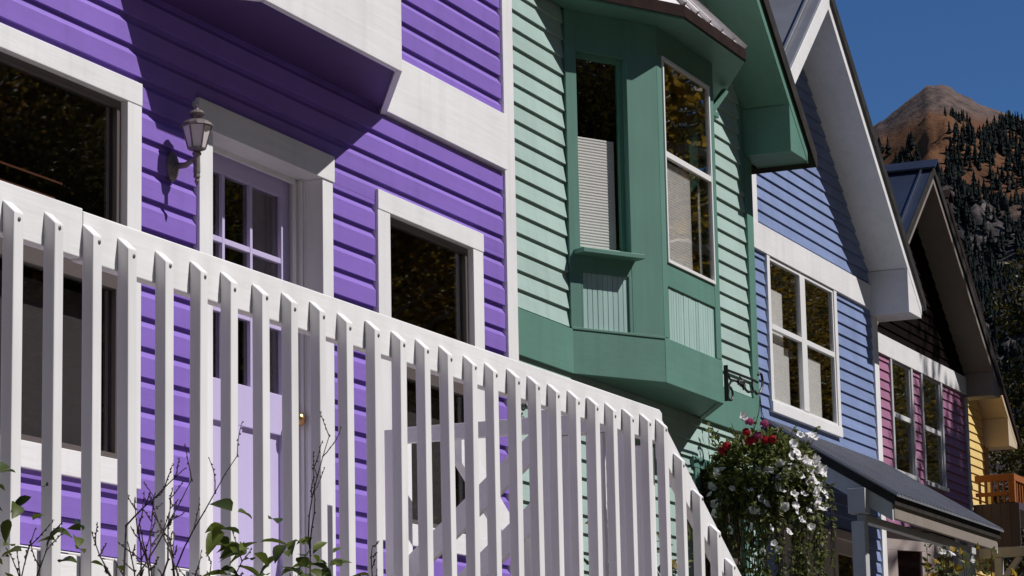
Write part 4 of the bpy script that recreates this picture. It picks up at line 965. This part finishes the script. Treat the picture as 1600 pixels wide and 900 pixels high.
# ================================================================ MOUNTAIN
SKYL = [(-6,3.6),(2,6.6),(6,9.2),(10,11.9),(11.5,12.7),(12.4,13.25),(13.01,13.51),(13.51,13.71),(13.88,13.88),(14.25,14.07),(14.44,14.21),(14.63,14.29),(14.86,14.28),(15.02,14.2),(15.55,13.83),(16.05,13.52),(16.41,13.24),(17.5,12.4),(19,11.4),(22,9.6),(28,7.4),(36,5.4),(46,3.4)]
def skyel(az):
    for (a, e0), (b, e1) in zip(SKYL[:-1], SKYL[1:]):
        if a <= az <= b: return e0+(e1-e0)*(az-a)/(b-a)
    return SKYL[0][1] if az < 0 else SKYL[-1][1]
RN, RF = 1300.0, 4500.0
def mount(az, t):
    """t from 0 (foot) to 1 (crest): point on the mountain side"""
    r_ = RN+(RF-RN)*t
    e1 = math.tan(R(skyel(az) + 0.05*noise.fractal(Vector((az*3.2, 0.5, 7)), 0.7, 2.2, 5))); e0 = math.tan(R(3.2))
    el_ = e0+(e1-e0)*(t**0.72)
    x = r_*math.cos(R(az)); y = r_*math.sin(R(az))-5.6
    q = Vector((x/420, y/420, 0.3)); n1 = noise.ridged_multi_fractal(q, 0.9, 2.1, 6, 0.9, 2.0)-1.1
    n2 = noise.ridged_multi_fractal(Vector((x/130, y/130, 2.0)), 0.8, 2.2, 5, 0.8, 2.0)-1.0
    fade = min(1, (1-t)*6+0.05)*min(1, t*6)
    z = 1.6 + el_*r_ + (n1*58 + n2*20)*fade*(0.5+r_/4500*0.6)
    return Vector((x, y, z))
NA, NT = 560, 220
mb = MB()
for j in range(NT+1):
    for i in range(NA+1): mb.v.append(tuple(mount(-6+52.0*i/NA, j/NT)))
base = len(mb.v)
for i in range(NA+1):    # far side falls away
    p = mount(-6+52.0*i/NA, 1.0); d = Vector((p.x, p.y, 0)).normalized(); mb.v.append((p.x+d.x*1500, p.y+d.y*1500, -50))
for j in range(NT+1):
    for i in range(NA):
        a = j*(NA+1)+i; mb.f.append((a+1, a, a+NA+1, a+NA+2))
mm, n, o_ = newmat("mountain_side"); N = n.nodes.new; L = n.links.new
p = N("ShaderNodeBsdfPrincipled"); p.inputs["Roughness"].default_value = 0.95; p.inputs["Specular IOR Level"].default_value = 0.1; L(p.outputs[0], o_.inputs[0])
g = N("ShaderNodeNewGeometry"); sp = N("ShaderNodeSeparateXYZ"); L(g.outputs["Position"], sp.inputs[0])
nz = N("ShaderNodeTexNoise"); nz.inputs["Scale"].default_value = 0.006; nz.inputs["Detail"].default_value = 8; nz.inputs["Roughness"].default_value = 0.62; L(g.outputs["Position"], nz.inputs["Vector"])
nf = N("ShaderNodeTexNoise"); nf.inputs["Scale"].default_value = 0.04; nf.inputs["Detail"].default_value = 7; nf.inputs["Roughness"].default_value = 0.7; L(g.outputs["Position"], nf.inputs["Vector"])
cr1 = N("ShaderNodeValToRGB"); L(nz.outputs[0], cr1.inputs[0])   # meadow tones
cr1.color_ramp.elements[0].position = 0.36; cr1.color_ramp.elements[0].color = (0.085, 0.040, 0.022, 1)
cr1.color_ramp.elements[1].position = 0.64; cr1.color_ramp.elements[1].color = (0.175, 0.082, 0.038, 1)
cr2 = N("ShaderNodeValToRGB"); L(nf.outputs[0], cr2.inputs[0])   # rock and scrub tones
cr2.color_ramp.elements[0].position = 0.40; cr2.color_ramp.elements[0].color = (0.014, 0.016, 0.016, 1)
cr2.color_ramp.elements[1].position = 0.66; cr2.color_ramp.elements[1].color = (0.150, 0.125, 0.120, 1)
e_ = cr2.color_ramp.elements.new(0.55); e_.color = (0.060, 0.050, 0.049, 1)
def hmix(lo, hi, amp):
    ma = N("ShaderNodeMath"); ma.operation = 'MULTIPLY_ADD'; ma.inputs[1].default_value = amp; L(nz.outputs[0], ma.inputs[0]); L(sp.outputs["Z"], ma.inputs[2])
    r_ = N("ShaderNodeMapRange"); r_.inputs["From Min"].default_value = lo+amp*0.5; r_.inputs["From Max"].default_value = hi+amp*0.5; L(ma.outputs[0], r_.inputs["Value"]); return r_
h1 = hmix(760, 850, 260); h2 = hmix(1030, 1075, 120)
mA = N("ShaderNodeMix"); mA.data_type = 'RGBA'; L(h1.outputs[0], mA.inputs["Factor"]); L(cr2.outputs[0], mA.inputs["A"]); L(cr1.outputs[0], mA.inputs["B"])
mB = N("ShaderNodeMix"); mB.data_type = 'RGBA'; L(h2.outputs[0], mB.inputs["Factor"]); L(mA.outputs["Result"], mB.inputs["A"]); cr3 = N("ShaderNodeValToRGB"); L(nf.outputs[0], cr3.inputs[0])   # summit scree and rock
cr3.color_ramp.elements[0].position = 0.38; cr3.color_ramp.elements[0].color = (0.060, 0.045, 0.042, 1)
cr3.color_ramp.elements[1].position = 0.62; cr3.color_ramp.elements[1].color = (0.150, 0.105, 0.088, 1)
L(cr3.outputs[0], mB.inputs["B"])
L(mB.outputs["Result"], p.inputs["Base Color"])
bu = N("ShaderNodeBump"); bu.inputs["Strength"].default_value = 0.8; bu.inputs["Distance"].default_value = 9; L(nf.outputs[0], bu.inputs["Height"]); L(bu.outputs[0], p.inputs["Normal"])
tag(mb.build("mountain", mm, smooth=True, fix=False), kind='structure')
# conifers on its flank
def conifer_geo(mb, c, h, r_, seed):
    r2 = random.Random(seed); n = 6
    for k_ in range(4):
        z0 = c[2]+h*(0.06+0.22*k_); z1 = z0+h*0.36; rr = r_*(1-0.22*k_)
        b = len(mb.v); a0 = r2.random()*6
        for i in range(n):
            q = rr*r2.uniform(0.55, 1.35); mb.v.append((c[0]+q*math.cos(a0+i*2*math.pi/n), c[1]+q*math.sin(a0+i*2*math.pi/n), z0+r2.uniform(-0.03,0.03)*h))
        mb.v.append((c[0], c[1], min(z1, c[2]+h)))
        for i in range(n): mb.f.append((b+i, b+(i+1)%n, b+n))
cmeshes = []
for s in range(4):
    q = MB(); conifer_geo(q, (0,0,0), 1.0, 0.21, 60+s); q.tube([(0,0,-0.1),(0,0,0.2)], 0.02, 4); me = q.mesh("conifer_tree", False); me.materials.append(M['needle']); cmeshes.append(me)
def dens(az, el_):
    """how thickly the conifers stand on this part of the slope"""
    v = noise.fractal(Vector((az*1.3, el_*1.6, 5.0)), 0.8, 2.0, 3)
    d = 0.0
    if el_ < 11.7: d = 0.75+0.5*v
    # ridge wood on the right shoulder
    top = 13.60 - 0.42*abs(az-13.3)
    if az < 14.45 and el_ < min(13.55, top) : d = max(d, 0.75 - max(0, (13.0-el_))*0.42 + 0.7*v)
    # diagonal belt across the meadow
    line = 11.75 + (16.2-az)*0.80
    if az > 14.3: d = max(d, (0.85 - abs(el_-line)*3.2) + 0.3*v)
    # patches near the left skyline
    if az > 15.1: d = max(d, 0.85 - abs(el_-(13.15-(az-15.2)*0.22))*4.5 + 0.5*v - 0.2)
    if abs(az-14.35) < 0.22: d = max(d, 0.8-abs(el_-13.62)*9)
    c = noise.noise(Vector((az*5.0, el_*6.0, 9.0)))      # clumps and clearings
    return d*(0.75+1.1*c) if el_ > 11.7 else d*(0.72+1.5*c)
tr = random.Random(9); trees = []
tries = 0
while len(trees) < 15000 and tries < 200000:
    tries += 1
    az = tr.uniform(8.0, 21.0); t = tr.uniform(0.10, 0.992)
    el_ = math.degrees(math.atan((math.tan(R(3.2))+(math.tan(R(skyel(az)))-math.tan(R(3.2)))*(t**0.72))))
    if el_ < 7.2: continue
    if tr.random() < dens(az, el_):
        p_ = mount(az, t); big = tr.uniform(15, 30)*(1 if el_ < 13.3 else 0.75); trees.append((p_.length, p_, big))
tries = 0
while tries < 5200:      # the upper meadow belts
    tries += 1
    az = tr.uniform(14.2, 16.6); t = tr.uniform(0.68, 0.992)
    el_ = math.degrees(math.atan((math.tan(R(3.2))+(math.tan(R(skyel(az)))-math.tan(R(3.2)))*(t**0.72))))
    if tr.random() < dens(az, el_) - 0.25: p_ = mount(az, t); trees.append((p_.length, p_, tr.uniform(11, 21)))
trees.sort(key=lambda q: -q[2]/q[0] - (10 if R(12.95) < math.atan2(q[1].y+5.6, q[1].x) < R(16.2) else 0))
rest = MB()
for i, (dd, p_, hh) in enumerate(trees):
    if i < 300:
        o = bpy.data.objects.new("conifer_tree", cmeshes[i % 4]); COL.objects.link(o); o.location = p_ - Vector((0,0,1.0)); o.scale = (hh, hh, hh); o.rotation_euler = (0,0,tr.random()*6)
        tag(o, "dark conifer standing on the mountain side", "tree", "conifers on the mountain side")
    else: conifer_geo(rest, p_ - Vector((0,0,1.0)), hh, hh*0.21, i)
tag(rest.build("conifer_forest", M['needle'], fix=False), kind='stuff')
# a few golden aspens among the rocks
ga = MB()
ra = random.Random(2)
for i in range(16):
    p_ = mount(13.35+ra.uniform(-0.22,0.22), 0.60+ra.uniform(-0.03,0.03))
    for j in range(60):
        c = p_ + Vector((ra.gauss(0,5), ra.gauss(0,5), 5+ra.gauss(0,3.5))); leaf_quad(ga, c, rv(ra), rv(ra), 4, 3)
tag(ga.build("aspen_grove", M['goldleaf'], fix=False), kind='stuff')

# ================================================================ HILLS ADDED OUT OF VIEW TO BLOCK SKY FILL LIGHT
mb = MB(); NA2, NR = 150, 26
def hill_el(a):
    """crest elevation in degrees by azimuth (0 = along the street, + towards the houses)"""
    south = math.exp(-((a+85)/55)**2); west = math.exp(-((abs(a)-180)/50)**2); north = math.exp(-((a-100)/45)**2)
    return 6 + 25*south + 16*west + 10*north
azs = [46+i*(360-46-4)/NA2 for i in range(NA2+1)]
for j in range(NR+1):
    t = j/NR; rr = 75 + 420*t
    for a in azs:
        aa = (a+180) % 360 - 180
        el_ = math.tan(R(hill_el(aa)))*(495)*(t*t*(3-2*t))
        x = 20+rr*math.cos(R(a)); y = -5+rr*math.sin(R(a))
        mb.v.append((x, y, -0.4+el_*(1+0.25*noise.fractal(Vector((x/70, y/70, 1)), 0.8, 2, 4))+2.0*noise.noise(Vector((x/9, y/9, 3)))*min(1, t*5)))
for j in range(NR):
    for i in range(NA2):
        a = j*(NA2+1)+i; mb.f.append((a, a+1, a+NA2+2, a+NA2+1))
hm = plain("added_wooded_hillside", (0.045, 0.042, 0.018), 0.95, spec=0.1, noise_scale=0.12, nv=0.8)
tag(mb.build("added_hills", hm, smooth=True), kind='structure')
